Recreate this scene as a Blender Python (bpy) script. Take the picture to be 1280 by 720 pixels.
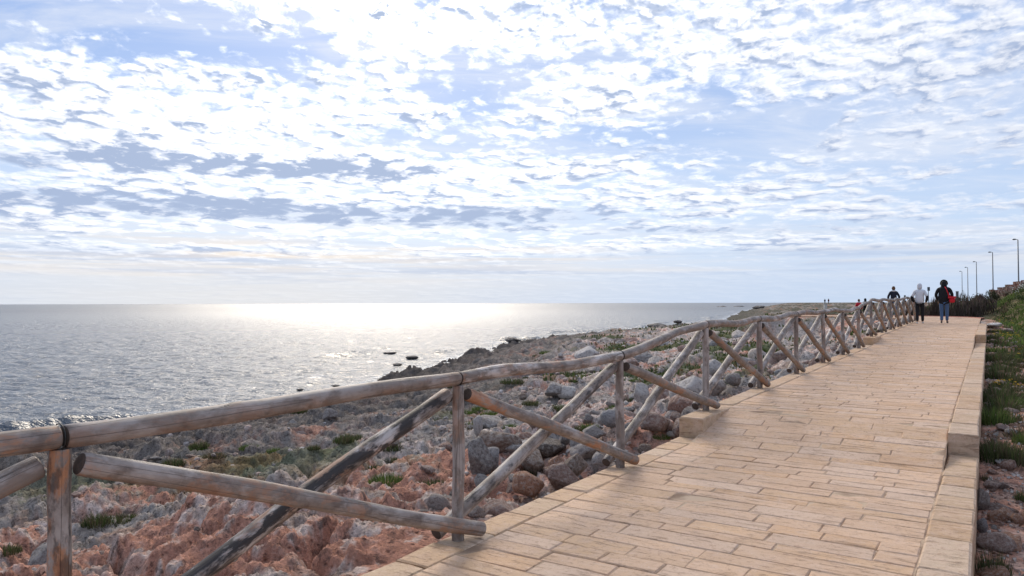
import bpy, bmesh, math, random
import numpy as np
from mathutils import Vector, Matrix, Euler
R = math.radians
for o in list(bpy.data.objects): bpy.data.objects.remove(o)
SC = bpy.context.scene
COL = SC.collection

# ------------------------------------------------------------ camera
CAMZ = 1.53
cam = bpy.data.cameras.new('camera'); cam.sensor_width = 36; cam.lens = 36*900/1280
cam.clip_start = .05; cam.clip_end = 60000
co = bpy.data.objects.new('camera', cam); COL.objects.link(co)
co.matrix_world = Matrix.Translation((0, 0, CAMZ)) @ Matrix.Rotation(R(91.21), 4, 'X') @ Matrix.Rotation(R(-.13), 4, 'Z')
SC.camera = co
SC.view_settings.view_transform = 'Standard'; SC.view_settings.look = 'None'
SC.view_settings.exposure = 0.28; SC.view_settings.gamma = 1

# ------------------------------------------------------------ little node language
class NT:
    def __init__(s, tree): s.t = tree
    def new(s, typ, **kw):
        n = s.t.nodes.new(typ)
        for k, v in kw.items(): setattr(n, k, v)
        return n
    def link(s, a, b):
        if isinstance(a, E): a = a.s
        if hasattr(a, 'is_output'): s.t.links.new(a, b)
        else:
            try: b.default_value = a
            except Exception: b.default_value = tuple(a)+(1,)
    def m(s, op, *a):
        n = s.new('ShaderNodeMath', operation=op)
        for i, v in enumerate(a): s.link(v, n.inputs[i])
        return E(s, n.outputs[0])
    def ss(s, x, a, b, o0=0., o1=1.):
        n = s.new('ShaderNodeMapRange', interpolation_type='SMOOTHSTEP')
        for i, v in enumerate((x, a, b, o0, o1)): s.link(v, n.inputs[i])
        return E(s, n.outputs[0])
    def lin(s, x, a, b, o0=0., o1=1.):
        n = s.new('ShaderNodeMapRange')
        for i, v in enumerate((x, a, b, o0, o1)): s.link(v, n.inputs[i])
        return E(s, n.outputs[0])
    def xyz(s, x, y, z):
        n = s.new('ShaderNodeCombineXYZ')
        for i, v in enumerate((x, y, z)): s.link(v, n.inputs[i])
        return E(s, n.outputs[0])
    def sep(s, v):
        n = s.new('ShaderNodeSeparateXYZ'); s.link(v, n.inputs[0]); return [E(s, o) for o in n.outputs]
    def mapv(s, v, scale=(1, 1, 1), loc=(0, 0, 0)):
        n = s.new('ShaderNodeMapping'); s.link(v, n.inputs[0]); n.inputs[1].default_value = loc; n.inputs[3].default_value = scale
        return E(s, n.outputs[0])
    def noise(s, v, scale, detail=4, rough=.55, dist=0., dim='3D'):
        n = s.new('ShaderNodeTexNoise', noise_dimensions=dim); s.link(v, n.inputs['Vector'])
        n.inputs['Scale'].default_value = scale; n.inputs['Detail'].default_value = detail
        n.inputs['Roughness'].default_value = rough; n.inputs['Distortion'].default_value = dist
        return E(s, n.outputs[0])
    def vor(s, v, scale, feat='F1', rnd=1.):
        n = s.new('ShaderNodeTexVoronoi', feature=feat); s.link(v, n.inputs['Vector']); n.inputs['Scale'].default_value = scale
        n.inputs['Randomness'].default_value = rnd
        return E(s, n.outputs['Distance'])
    def mix(s, f, a, b, bt='MIX'):
        n = s.new('ShaderNodeMix', data_type='RGBA', blend_type=bt); n.clamp_factor = True
        s.link(f, n.inputs[0])
        for v, i in ((a, 6), (b, 7)):
            if isinstance(v, tuple) and len(v) == 3: v = v+(1,)
            s.link(v, n.inputs[i])
        return E(s, n.outputs[2])
    def attr(s, name, out='Color'):
        n = s.new('ShaderNodeAttribute', attribute_name=name); return E(s, n.outputs[out])
class E:
    def __init__(s, nt, sock): s.n = nt; s.s = sock
    def __add__(s, o): return s.n.m('ADD', s, o)
    __radd__ = __add__
    def __sub__(s, o): return s.n.m('SUBTRACT', s, o)
    def __rsub__(s, o): return s.n.m('SUBTRACT', o, s)
    def __mul__(s, o): return s.n.m('MULTIPLY', s, o)
    __rmul__ = __mul__
    def __truediv__(s, o): return s.n.m('DIVIDE', s, o)
    def __rtruediv__(s, o): return s.n.m('DIVIDE', o, s)

# ------------------------------------------------------------ sky (world) and sun
SUN_AZ, SUN_EL = -11.0, 31.0        # degrees, azimuth from +Y towards +X
def px_dir(px, py):
    az = math.atan((px-640)/900); el = math.atan((379-py)/900*math.cos(az))
    return math.degrees(az), math.degrees(el)
W = bpy.data.worlds.new('World'); SC.world = W; W.use_nodes = True
wt = W.node_tree; wt.nodes.clear(); N = NT(wt)
geo = N.new('ShaderNodeTexCoord').outputs['Generated']
X_, Y_, Z_ = N.sep(geo)
sky = N.new('ShaderNodeTexSky', sky_type='NISHITA'); sky.sun_disc = False
sky.sun_elevation = R(SUN_EL); sky.sun_rotation = R(SUN_AZ); sky.altitude = 0; sky.air_density = 1.0; sky.dust_density = 1.2; sky.ozone_density = 1.3
az = N.m('ARCTAN2', X_, Y_)*57.2958
el = N.m('ARCSINE', Z_)*57.2958
zc = N.m('MAXIMUM', Z_, 0.0)
inv = 1.0/(zc+.16)
PX = X_*inv; PY = Y_*inv
P = N.xyz(PX, PY, 0.0)
warp = N.noise(P, 1.6, 3, .5)
P1 = N.xyz(PX+(warp-.5)*.5, PY+(warp-.5)*.35, 3.7)
def blob(px, py, wx, wy, amp):
    a, e = px_dir(px, py)
    da = (az-a)*(1/(wx/900*57.3)); de = (el-e)*(1/(wy/900*57.3))
    return N.m('EXPONENT', (da*da+de*de)*-1.0)*amp
def total(bl):
    r = None
    for b in bl:
        v = blob(*b); r = v if r is None else r+v
    return r
# where the clouds open to blue (negative) and where they close up (positive)
bias = total([(130,25,200,30,-.20),(330,72,80,18,-.12),(640,10,60,20,-.05),(600,115,60,35,-.09),(950,165,120,38,-.18),(1220,215,110,24,-.13),
          (700,185,110,22,-.10),(500,180,60,20,-.05),(200,120,320,55,.13),(560,30,200,28,.12),(1000,60,320,55,.10),(760,110,80,30,.05),
          (820,205,220,16,.12),(1000,235,200,14,.08),(330,205,280,18,.16),(400,266,420,19,.15),(250,311,200,5,.13),(1040,262,200,9,.08),(930,305,260,8,.08),
          (60,285,90,4,.10),(600,235,400,5,-.04),(200,295,300,6,-.10),(700,330,500,9,-.10),(1160,217,45,6,.14)])
EV = N.m('LOGARITHM', N.m('MAXIMUM', el, 0.0)+4.0, 2.71828)*4.4
AE = N.xyz(az*.1, EV, 2.0)
wv = N.new('ShaderNodeTexNoise'); N.link(AE, wv.inputs['Vector']); wv.inputs['Scale'].default_value = 3.2; wv.inputs['Detail'].default_value = 5
wsep = N.sep(E(N, wv.outputs['Color']))
hi = N.ss(el, 32, 55)
def puffs(dx, dy, det):
    q = N.xyz(az*.1+(wsep[0]-.5)*.20+dx, EV+(wsep[1]-.5)*.16+dy, 2.0)
    a_ = N.noise(q, 4.6, det, .62, .1); b_ = N.noise(q, 1.6, max(2, det-3), .55, .1); c_ = N.vor(q, 7.0)
    r_ = a_*.60+b_*.40+(.42-c_)*.18
    pl = N.noise(N.xyz(PX+dx, PY+dy, 3.7), 4.0, 4, .6)
    return r_*(1-hi)+pl*hi
pa = puffs(0, 0, 9)
qa = puffs(.035, .085, 6)
big = N.noise(AE, .55, 3, .5)
D = big*.25+pa*1.0+bias*.85
rim = N.lin(pa-qa, -.045, .06, 0, 1)
hard = N.ss(el, 3, 10, .10, .055)
alpha = N.ss(D+N.ss(el, 24, 34)*.05, .53, .745)*N.ss(el, 1.5, 5.5, .12, 1.0)
pc = puffs(.015, .03, 3)
thick = N.ss(pc+bias*.22+big*.2, .525, .70)
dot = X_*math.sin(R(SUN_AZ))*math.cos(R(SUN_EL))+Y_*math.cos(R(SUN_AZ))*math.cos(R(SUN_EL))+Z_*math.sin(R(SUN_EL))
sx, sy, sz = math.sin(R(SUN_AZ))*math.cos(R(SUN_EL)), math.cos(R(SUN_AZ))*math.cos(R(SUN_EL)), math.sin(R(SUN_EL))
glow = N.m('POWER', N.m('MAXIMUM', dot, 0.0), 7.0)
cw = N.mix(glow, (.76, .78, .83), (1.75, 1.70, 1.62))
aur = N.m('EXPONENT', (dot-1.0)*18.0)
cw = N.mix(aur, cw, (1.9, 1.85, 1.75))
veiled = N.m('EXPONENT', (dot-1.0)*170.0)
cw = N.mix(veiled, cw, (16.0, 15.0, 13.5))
cg = N.mix(glow, (.32, .40, .575), (.40, .48, .64))
# long grey bars low over the sea
bars = N.m('MINIMUM', total([(300,208,240,12,1.0),(430,203,120,12,.5),(20,198,40,8,.8),(330,262,400,13,.95),(560,275,280,12,.9),(300,313,150,3.5,.8),(960,285,240,6,.7),(930,316,260,6,.7),(690,262,80,10,.4),
      (770,190,110,12,.35),(120,240,160,6,.3)]), 1.0)
fil = N.noise(N.xyz(az*.10, EV*1.1, 5.0), 5.5, 8, .62, .2)
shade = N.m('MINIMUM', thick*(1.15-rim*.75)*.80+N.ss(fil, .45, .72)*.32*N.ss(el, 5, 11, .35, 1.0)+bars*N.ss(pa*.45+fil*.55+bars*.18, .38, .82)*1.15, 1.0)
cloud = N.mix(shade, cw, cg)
# veil of thin cirrus
veil = N.noise(N.mapv(P, (.7, 1.9, 1)), 1.9, 8, .62, .7)
veil = N.ss(veil, .38, .75)*.65+total([(1190,120,160,70,.5),(1000,40,300,60,.2),(1100,180,120,30,.2)])
base = N.new('ShaderNodeVectorMath', operation='SCALE'); N.link(sky.outputs[0], base.inputs[0]); base.inputs[3].default_value = .10
blue = N.mix(.85, E(N, base.outputs[0]), N.mix(N.ss(el, 2, 22), (.48, .60, .80), (.20, .35, .68)))
skyc = N.mix(N.m('MINIMUM', veil, .85), blue, N.mix(glow, (.60, .66, .78), (.82, .83, .86)))
# low haze over the sea: cream in the sun's direction, pale blue to the right
hz = N.m('EXPONENT', (el*el)*(-1/12.0))
sideg = N.m('EXPONENT', (az+20)*(az+20)*(-1/700.0))
hcol = N.mix(sideg, (.47, .57, .73), (.66, .665, .68))
skyc = N.mix(hz*.92, skyc, hcol)
streak = N.noise(N.xyz(az*.035, el*1.1, 0.0), 1.0, 5, .55, .3)
cream = N.m('EXPONENT', (el-3.6)*(el-3.6)*(-1/2.6))*N.ss(streak, .42, .62)*N.mix(sideg, (.35,.35,.35), (.85,.85,.85))
skyc = N.mix(cream, skyc, (.80, .71, .62))
lowbar = N.ss(N.noise(N.xyz(az*.03+4.0, el*1.0, 1.0), 1.0, 5, .55, .4), .50, .66)*N.ss(el, .8, 2.0)*N.ss(el, 8, 5)*.55
skyc = N.mix(lowbar, skyc, (.40, .48, .64))
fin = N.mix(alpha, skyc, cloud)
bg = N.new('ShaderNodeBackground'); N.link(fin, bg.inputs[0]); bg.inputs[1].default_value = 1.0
wo = N.new('ShaderNodeOutputWorld'); wt.links.new(bg.outputs[0], wo.inputs[0])
W.cycles.sampling_method = 'MANUAL'; W.cycles.sample_map_resolution = 512

sl = bpy.data.lights.new('sun', 'SUN'); sl.energy = 2.0; sl.angle = R(26); sl.color = (1, .87, .70)
so_ = bpy.data.objects.new('sun', sl); COL.objects.link(so_)
so_.rotation_euler = Vector((-sx, -sy, -sz)).to_track_quat('-Z', 'Y').to_euler()

# ------------------------------------------------------------ object helpers
def tag(o, label=None, cat=None, group=None, kind=None):
    if label: o['label'] = label
    if cat: o['category'] = cat
    if group: o['group'] = group
    if kind: o['kind'] = kind
    return o
def add(name, me, mat=None, parent=None):
    o = bpy.data.objects.new(name, me); COL.objects.link(o)
    if mat and me and not me.materials: me.materials.append(mat)
    if parent: o.parent = parent
    return o
def empty(name, loc=(0, 0, 0), rz=0):
    o = bpy.data.objects.new(name, None); COL.objects.link(o); o.location = loc; o.rotation_euler = (0, 0, rz); o.empty_display_size = .2
    return o
def pymesh(name, v, f, smooth=False):
    me = bpy.data.meshes.new(name); me.from_pydata([tuple(map(float, p)) for p in v], [], f); me.update()
    if smooth: me.shade_smooth()
    return me
def npmesh(name, v, f, smooth=True):
    """v (n,3), f (m,k) arrays, k constant"""
    v = np.asarray(v, np.float32); f = np.asarray(f, np.int32); k = f.shape[1]
    me = bpy.data.meshes.new(name); me.vertices.add(len(v)); me.vertices.foreach_set('co', v.ravel())
    me.loops.add(f.size); me.loops.foreach_set('vertex_index', f.ravel())
    me.polygons.add(len(f)); me.polygons.foreach_set('loop_start', np.arange(0, f.size, k, dtype=np.int32))
    me.update(calc_edges=True); me.validate()
    if smooth: me.shade_smooth()
    else: me.shade_flat()
    return me
def vcol(me, name, c):
    """per-vertex colour (n,3)"""
    a = me.color_attributes.new(name, 'FLOAT_COLOR', 'POINT')
    c = np.concatenate([np.asarray(c, np.float32), np.ones((len(c), 1), np.float32)], 1)
    a.data.foreach_set('color', c.ravel())
class MB:
    """collects pieces into one mesh"""
    def __init__(s): s.v = []; s.f = []; s.c = []
    def put(s, v, f, col=(1, 1, 1)):
        b = len(s.v); s.v += [tuple(p) for p in v]; s.f += [[i+b for i in q] for q in f]; s.c += [col]*len(v)
    def box(s, x0, x1, y0, y1, z0, z1, M=None, col=(1, 1, 1)):
        v = [Vector((x, y, z)) for z in (z0, z1) for y in (y0, y1) for x in (x0, x1)]
        if M: v = [M @ p for p in v]
        s.put(v, [[0, 2, 3, 1], [4, 5, 7, 6], [0, 1, 5, 4], [2, 6, 7, 3], [0, 4, 6, 2], [1, 3, 7, 5]], col)
    def tube(s, pts, rad, n=8, cap=True, col=(1, 1, 1)):
        pts = [Vector(p) for p in pts]; rad = rad if hasattr(rad, '__len__') else [rad]*len(pts)
        vs = []; fs = []
        up = Vector((.123, .2, 1)).normalized()
        for i, p in enumerate(pts):
            d = (pts[min(i+1, len(pts)-1)]-pts[max(i-1, 0)]).normalized()
            if abs(d.dot(up)) > .95: up = Vector((1, .1, 0)).normalized()
            a = d.cross(up).normalized(); b = d.cross(a)
            for k in range(n):
                t = 2*math.pi*k/n; vs.append(p+(a*math.cos(t)+b*math.sin(t))*rad[i])
        for i in range(len(pts)-1):
            for k in range(n):
                fs.append([i*n+k, i*n+(k+1) % n, (i+1)*n+(k+1) % n, (i+1)*n+k])
        if cap: fs += [list(range(n))[::-1], [(len(pts)-1)*n+k for k in range(n)]]
        s.put(vs, fs, col)
    def build(s, name, mat, parent=None, smooth=False, col=False):
        me = pymesh(name, s.v, s.f, smooth)
        if col: vcol(me, 'tint', s.c)
        return add(name, me, mat, parent)
def newmat(name):
    m = bpy.data.materials.new(name); m.use_nodes = True; t = m.node_tree; t.nodes.clear(); n = NT(t)
    b = n.new('ShaderNodeBsdfPrincipled'); o = n.new('ShaderNodeOutputMaterial'); t.links.new(b.outputs[0], o.inputs[0])
    b.inputs['Specular IOR Level'].default_value = .3
    return m, n, b
def bump(n, b, h, strength=.5, dist=.01):
    u = n.new('ShaderNodeBump'); u.inputs['Strength'].default_value = strength; u.inputs['Distance'].default_value = dist
    n.link(h, u.inputs['Height']); n.t.links.new(u.outputs[0], b.inputs['Normal'])

# ------------------------------------------------------------ noise in numpy
def _h(ix, iy, seed):
    h = (ix.astype(np.int64)*374761393+iy.astype(np.int64)*668265263+seed*1442695041) & 0xffffffff
    h = ((h ^ (h >> 13))*1274126177) & 0xffffffff
    return (h ^ (h >> 16)) & 0xffffffff
def gnoise(x, y, seed=0):
    ix = np.floor(x); iy = np.floor(y); fx = x-ix; fy = y-iy
    u = fx*fx*fx*(fx*(fx*6-15)+10); w = fy*fy*fy*(fy*(fy*6-15)+10)
    def g(dx, dy):
        a = _h(ix+dx, iy+dy, seed)/4294967296.*2*np.pi
        return np.cos(a)*(fx-dx)+np.sin(a)*(fy-dy)
    a = g(0, 0)+u*(g(1, 0)-g(0, 0)); b = g(0, 1)+u*(g(1, 1)-g(0, 1))
    return (a+w*(b-a))*1.5
def fbm(x, y, o=4, seed=0, gain=.5, lac=2.03):
    s = 0; a = 1.; t = 0
    for i in range(o):
        s = s+a*gnoise(x+i*17.3, y-i*9.1, seed+i); t += a; a *= gain; x = x*lac; y = y*lac
    return s/t
def ridge(x, y, o=4, seed=0, gain=.55):
    s = 0; a = 1.; t = 0
    for i in range(o):
        s = s+a*(1-np.abs(gnoise(x+i*7.7, y+i*3.1, seed+i))*2); t += a; a *= gain; x = x*2.1; y = y*2.1
    return s/t
def worley(x, y, seed=0):
    ix = np.floor(x); iy = np.floor(y); f1 = np.full(x.shape, 9.); f2 = np.full(x.shape, 9.); idn = np.zeros(x.shape)
    for dx in (-1, 0, 1):
        for dy in (-1, 0, 1):
            h = _h(ix+dx, iy+dy, seed); jx = (h & 0xffff)/65536.; jy = (h >> 16)/65536.
            d = np.hypot(ix+dx+jx-x, iy+dy+jy-y)
            c = d < f1
            f2 = np.where(c, f1, np.minimum(f2, d)); idn = np.where(c, ((h*2654435761) & 0xffffffff)/4294967296., idn); f1 = np.where(c, d, f1)
    return f1, f2, idn
def sst(x, a, b):
    t = np.clip((x-a)/(b-a), 0, 1); return t*t*(3-2*t)

# ------------------------------------------------------------ lie of the land
SD = math.atan((1237-640)/900); DX, DY = math.sin(SD), math.cos(SD)     # path direction
def st(x, y): return x*DX+y*DY, x*DY-y*DX          # along the path, to its right
def xy(s, t): return s*DX+t*DY, s*DY-t*DX
def path_z(s): return np.interp(s, [-20, 7.55, 8.95, 22, 24.2, 36, 42, 60], [0, 0, .226, .32, .53, .64, .70, .70])
T_L, T_R = -2.98, -.11
SEA = -2.6
SHORE = np.array([(-400, -140), (-120, -20), (-60, -4), (-28, 9), (-15.5, 17), (-11.3, 21), (-8.4, 25.5), (-7.0, 31), (-6.6, 38), (-6.4, 41), (-5.0, 46), (-3.5, 56), (-1, 66), (4, 78),
                  (13, 92), (25, 108), (42, 146), (62, 205), (95, 300), (150, 450), (260, 740), (900, 2400), (2500, 6500)], float)
def shore_d(x, y):
    """signed distance to the waterline, positive inland"""
    best = np.full(x.shape, 1e9); sg = np.ones(x.shape)
    for (ax, ay), (bx, by) in zip(SHORE[:-1], SHORE[1:]):
        dx, dy = bx-ax, by-ay; L = dx*dx+dy*dy
        t = np.clip(((x-ax)*dx+(y-ay)*dy)/L, 0, 1)
        d = np.hypot(x-ax-t*dx, y-ay-t*dy); side = (x-ax)*dy-(y-ay)*dx
        c = d < best; best = np.where(c, d, best); sg = np.where(c, np.sign(side), sg)
    return best*sg
def path_right(s): return np.where(s < 35.2, T_R, np.where(s < 43, T_R-.265, np.where(s > 50.9, -7.9, T_R-.265-(8-np.sqrt(np.maximum(64-(s-43)**2, .01))))))
def path_left(s):
    u = np.clip((s-38.5)/9, 0, 1)
    return np.where(s > 47.45, -10.5, T_L-8*(1-np.sqrt(np.maximum(1-u*u, 0))))
def in_path(s, t):
    """distance outside of the path, negative inside"""
    a = np.maximum(path_left(s)-t, t-path_right(s)); return np.maximum(a, s-50.95)
def ground_parts(x, y):
    x = np.asarray(x, float); y = np.asarray(y, float)
    s, t = st(x, y); r = np.hypot(x, y)
    d = shore_d(x, y)+fbm(x*.11, y*.11, 3, 5)*3*sst(r, 30, 60)+fbm(x*.5, y*.5, 3, 8)*1.6
    base = np.interp(d, [-60, -10, -1, 0, 1.2, 4, 9, 15, 30, 80], [-9, -4.6, -3.0, -2.66, -2.2, -1.85, -1.4, -.95, -.55, -.35])
    far = sst(y, 60, 230)*sst(d, 3, 25)*1.45
    base = base+far
    # the bank that closes the view behind the bend and on the right
    bank = sst(s, 53.5, 66)*(1.0+1.15*sst(t, -6, 7)+.8*sst(t, 3, 12))*sst(t, -13, -4)
    rightrise = sst(t, -.5, 3)*(sst(s, 16, 36)*.55+sst(s, 34, 56)*.75)
    base = base+bank+rightrise
    pz = path_z(s)
    w = in_path(s, t)
    lvl_l = pz-.13-.32*sst(s, 4.2, 6.2)*(1-.5*sst(s, 30, 38))+.20*sst(s, 37, 40); lvl_r = pz-.27+.22*sst(s, 34, 38)
    lvl = np.where(t < -1.5, lvl_l, lvl_r)
    k = 1-sst(w, .4, np.where(t < -1.5, 5.5, 3.0))
    k = np.where(s > 51.5, np.maximum(0, k*(1-sst(s, 51.5, 55))), k)
    k = np.where(s < -8, k*sst(s, -14, -8), k)
    base = base*(1-k)+lvl*k
    return base, s, t, r, d, w, pz
def ground(x, y, full=False, spacing=None):
    base, s, t, r, d, w, pz = ground_parts(x, y)
    x = np.asarray(x, float); y = np.asarray(y, float)
    amp = sst(w, -.05, np.where(s > 38, 3.5, .9))*(1-.55*sst(t, -1, 0))*(1-.6*sst(s, 51, 56)*sst(t, -12, -6))
    wx = x+fbm(x*.9, y*.9, 3, 31)*.35; wy = y+fbm(x*.9+9, y*.9, 3, 37)*.35
    f1, f2, idn = worley(wx*.62, wy*.62, 3)
    g1, g2, idg = worley(wx*2.1, wy*2.1, 9)
    h1, h2, idh = worley(wx*6.3, wy*6.3, 19)
    slabs = (idn-.5)*.20*sst(f2-f1, .0, .22)
    crack = -.13*(1-sst(f2-f1, 0, .12))
    lumps = (idg-.5)*.10*sst(g2-g1, 0, .3)-.045*(1-sst(g2-g1, 0, .14))
    pits = (idh-.4)*.035*sst(h2-h1, 0, .35)-.018*(1-sst(h2-h1, 0, .16))
    big = fbm(x*.16, y*.16, 3, 41)*.40*sst(w, 2, 9)*sst(d, 2, 9)
    q_ = fbm(x*.55+fbm(x*2,y*2,3,5)*.25, y*.55, 4, 51)*5.5
    tr = np.floor(q_)+sst(q_-np.floor(q_), .15, .75)
    rd = tr*.085+(ridge(x*.8, y*.8, 3, 52)-.45)*.05
    rd2 = (ridge(x*3.0, y*3.0, 4, 57)-.5)*.045
    fine = (ridge(x*9, y*9, 3, 61)-.5)*.035
    sea_rough = 1+.1*sst(d, 16, 3)*sst(d, -3, 2)
    far_rough = 1+.2*sst(r, 25, 60)
    rocky = slabs+crack+rd
    z = base+amp*((big*1.0)+rocky*sea_rough*far_rough+(lumps+rd2)*sea_rough+pits+fine)
    z = np.where(w < 0, np.minimum(z, pz-.30+.19*sst(s, 37.5, 39)), z)
    z = np.where((w > 0) & (w < .6), np.minimum(z, pz-.03-.0*w), z)
    if full: return z, dict(s=s, t=t, r=r, d=d, w=w, idn=idn, idg=idg, f=f2-f1, g=g2-g1, h=h2-h1, base=base, rel=z-base)
    return z
def gz(x, y): return float(ground(np.array([x]), np.array([y]))[0])
def hy(px): return 379-(px-640)*.0023
def at(px, py, z=None):
    """a point of the ground (or of level z) seen at a pixel of the photograph: used to measure positions"""
    dx = (px-640)/900; dz = (hy(px)-py)/900
    if z is not None:
        k = (z-CAMZ)/dz; return Vector((dx*k, k, z))
    ks = np.exp(np.linspace(math.log(2.0), math.log(900), 900))
    g = ground(dx*ks, ks); rz = CAMZ+dz*ks
    i = np.argmax(rz <= g)
    k = ks[i] if rz[i] <= g[i] else 300.
    return Vector((dx*k, k, float(g[i])))

# ------------------------------------------------------------ materials
def grey(n, name='tint'): return n.attr(name)
# ground: colour comes from a painted albedo map (kinds of rock and soil), grain and pits from noise, crevice shade painted dark into the pits
M_ground, n, b = newmat('limestone_ground')
tc = n.new('ShaderNodeTexCoord').outputs['Object']
c0 = n.attr('albedo')
a1 = n.noise(tc, 5, 8, .7); a2 = n.noise(tc, 28, 6, .7); a3 = n.vor(tc, 16); a4 = n.noise(tc, 1.3, 5, .6)
v = n.lin(a1, .3, .7, .70, 1.75)*n.lin(a2, .3, .7, .72, 1.5)*n.ss(a3, .02, .30, .45, 1.08)
g = n.new('ShaderNodeVectorMath', operation='SCALE'); n.link(c0, g.inputs[0]); n.link(v, g.inputs[3])
cs = n.sep(c0); lumk = n.m('MINIMUM', (cs[0]+cs[1]+cs[2])*1.5, 1.0)
cc = n.mix(n.ss(a1, .56, .72)*.45*lumk, E(n, g.outputs[0]), (.46, .42, .38))
cc = n.mix(n.ss(n.noise(tc, 9, 6, .75), .52, .64)*.65, cc, (.065, .055, .05))
n.link(cc, b.inputs['Base Color']); b.inputs['Roughness'].default_value = .95; b.inputs['Specular IOR Level'].default_value = .06
bump(n, b, a1*.9+a2*.55+n.ss(a3, .0, .35)*.35+n.noise(tc, 90, 3, .6)*.2, 1.0, .085)

def rockmat(name, tint, dark=.5):
    m, n, b = newmat(name)
    tc = n.new('ShaderNodeTexCoord').outputs['Object']
    oi = n.new('ShaderNodeObjectInfo')
    tcr = n.new('ShaderNodeVectorMath', operation='ADD'); n.link(tc, tcr.inputs[0]); n.link(oi.outputs['Location'], tcr.inputs[1])
    p = E(n, tcr.outputs[0])
    a = n.noise(p, 5, 8, .68); c = n.noise(p, 24, 6, .7); v3 = n.vor(p, 8)
    base = n.mix(1.0, tint(n, oi), (1.12, 1.08, 1.05), 'MULTIPLY')
    col = n.mix(n.ss(a, .46, .66)*.6, base, (.58, .54, .50))
    col = n.mix(n.ss(a, .50, .36)*dark, col, (.10, .08, .068))
    col = n.mix(n.ss(v3, .22, .05)*.7, col, (.07, .058, .05))
    col = n.mix(n.ss(c, .55, .72)*.45, col, (.08, .075, .07))
    n.link(col, b.inputs['Base Color']); b.inputs['Roughness'].default_value = .85
    bump(n, b, a*.8+c*.5+n.ss(v3, .0, .3)*.5, 1.0, .07)
    return m
M_rock = rockmat('limestone_boulder', lambda n, oi: E(n, oi.outputs['Color']))
M_rubble = rockmat('limestone_rubble', lambda n, oi: n.attr('tint'))

# paving stone
M_pave, n, b = newmat('sandstone_paving')
geo = n.new('ShaderNodeTexCoord').outputs['Object']
ti = n.attr('tint')
a = n.noise(geo, 7, 6, .65); c = n.noise(geo, 60, 5, .7); d_ = n.noise(geo, .9, 4, .6); e_ = n.noise(geo, 22, 6, .75)
gx, gy, gz_ = n.sep(geo)
stk = n.noise(n.xyz(gx*DY-gy*DX, (gx*DX+gy*DY)*6.0, gz_*6.0), 3.5, 6, .72, .2)
col = n.mix(n.ss(a, .38, .66)*.55, ti, (.63, .46, .35))
col = n.mix(n.ss(d_, .50, .68)*.45, col, (.52, .325, .20))
col = n.mix(n.ss(e_, .50, .68)*.7, col, (.36, .22, .145))
col = n.mix(n.ss(c, .60, .72)*.6, col, (.25, .165, .115))
col = n.mix(n.ss(n.vor(geo, 42), .16, .06)*n.ss(a, .5, .58)*.8, col, (.68, .62, .55))
col = n.mix(n.ss(stk, .52, .72)*.5, col, (.37, .225, .14))
col = n.mix(n.ss(stk, .46, .34)*.4, col, (.68, .52, .40))
n.link(col, b.inputs['Base Color']); n.link(n.lin(a, .3, .7, .50, .82), b.inputs['Roughness'])
b.inputs['Specular IOR Level'].default_value = .18
bump(n, b, a*.5+c*.4+e_*.7-n.ss(stk, .55, .7)*.6, 1.0, .012)
M_bed, n, b = newmat('jointing_sand')
geo = n.new('ShaderNodeTexCoord').outputs['Object']
a = n.noise(geo, 2.3, 5, .6); c = n.noise(geo, 90, 3, .7)
n.link(n.mix(n.ss(a, .4, .6), (.27, .18, .12), (.54, .40, .28)), b.inputs['Base Color']); b.inputs['Roughness'].default_value = 1
bump(n, b, c, .6, .004)

# weathered wood; object colour: R = dark stain, G = orange bare wood, B = paleness
M_wood, n, b = newmat('weathered_log')
tc = n.new('ShaderNodeTexCoord').outputs['Object']; oi = n.new('ShaderNodeObjectInfo')
cr, cg_, cb = n.sep(E(n, oi.outputs['Color']))
off = n.xyz(oi.outputs['Random'], E(n, oi.outputs['Random'])*37.0, E(n, oi.outputs['Random'])*91.0)
va = n.new('ShaderNodeVectorMath', operation='ADD'); n.link(tc, va.inputs[0]); n.link(off, va.inputs[1]); p = E(n, va.outputs[0])
grain = n.noise(n.mapv(p, (28, 28, 2.6)), 1.4, 6, .65, .2)
blo = n.noise(p, 9.0, 6, .68); blo2 = n.noise(n.mapv(p, (1, 1, .6), (7, 2, 1)), 5.0, 5, .65)
fib = n.noise(n.mapv(p, (90, 90, 3)), 1.5, 4, .6)
patch = n.noise(n.mapv(p, (8, 8, 4.0)), 1.0, 6, .65, .2)
patch2 = n.noise(n.mapv(p, (8, 8, 4.0), (5, 3, 8)), 1.0, 7, .68, .3)
st3 = n.noise(n.mapv(p, (12, 12, 4.5), (1, 9, 2)), 1.0, 6, .66, .2)
crk = n.ss(n.m('ABSOLUTE', n.noise(n.mapv(p, (26, 26, .45)), 1.0, 1, .4)-.5), .010, .002)
col = n.mix(grain, (.125, .098, .082), (.32, .268, .232))
col = n.mix(n.ss(blo, .46, .66)*.65, col, (.11, .080, .066))
col = n.mix(n.ss(blo2, .52, .64)*.5, col, (.40, .355, .33))
col = n.mix(n.ss(patch, .48, .62)*.9*cb, col, (.56, .51, .48))
col = n.mix(n.ss(patch2, .50, .60)*cg_, col, (.43, .19, .085))
col = n.mix(n.ss(patch2, .60, .70)*cg_*.8, col, (.22, .09, .05))
col = n.mix(n.ss(st3+(cr-.5)*.5, .50, .60)*n.m('MINIMUM', cr*1.6, 1.0), col, (.032, .028, .028))
col = n.mix(n.ss(fib, .60, .75)*.5, col, (.08, .065, .06))
col = n.mix(crk*.6*n.ss(patch, .45, .6), col, (.02, .018, .016))
n.link(col, b.inputs['Base Color']); b.inputs['Roughness'].default_value = .62; b.inputs['Specular IOR Level'].default_value = .4
bump(n, b, grain*.6+fib*.3-crk*1.5+patch*.8, .8, .006)
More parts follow.
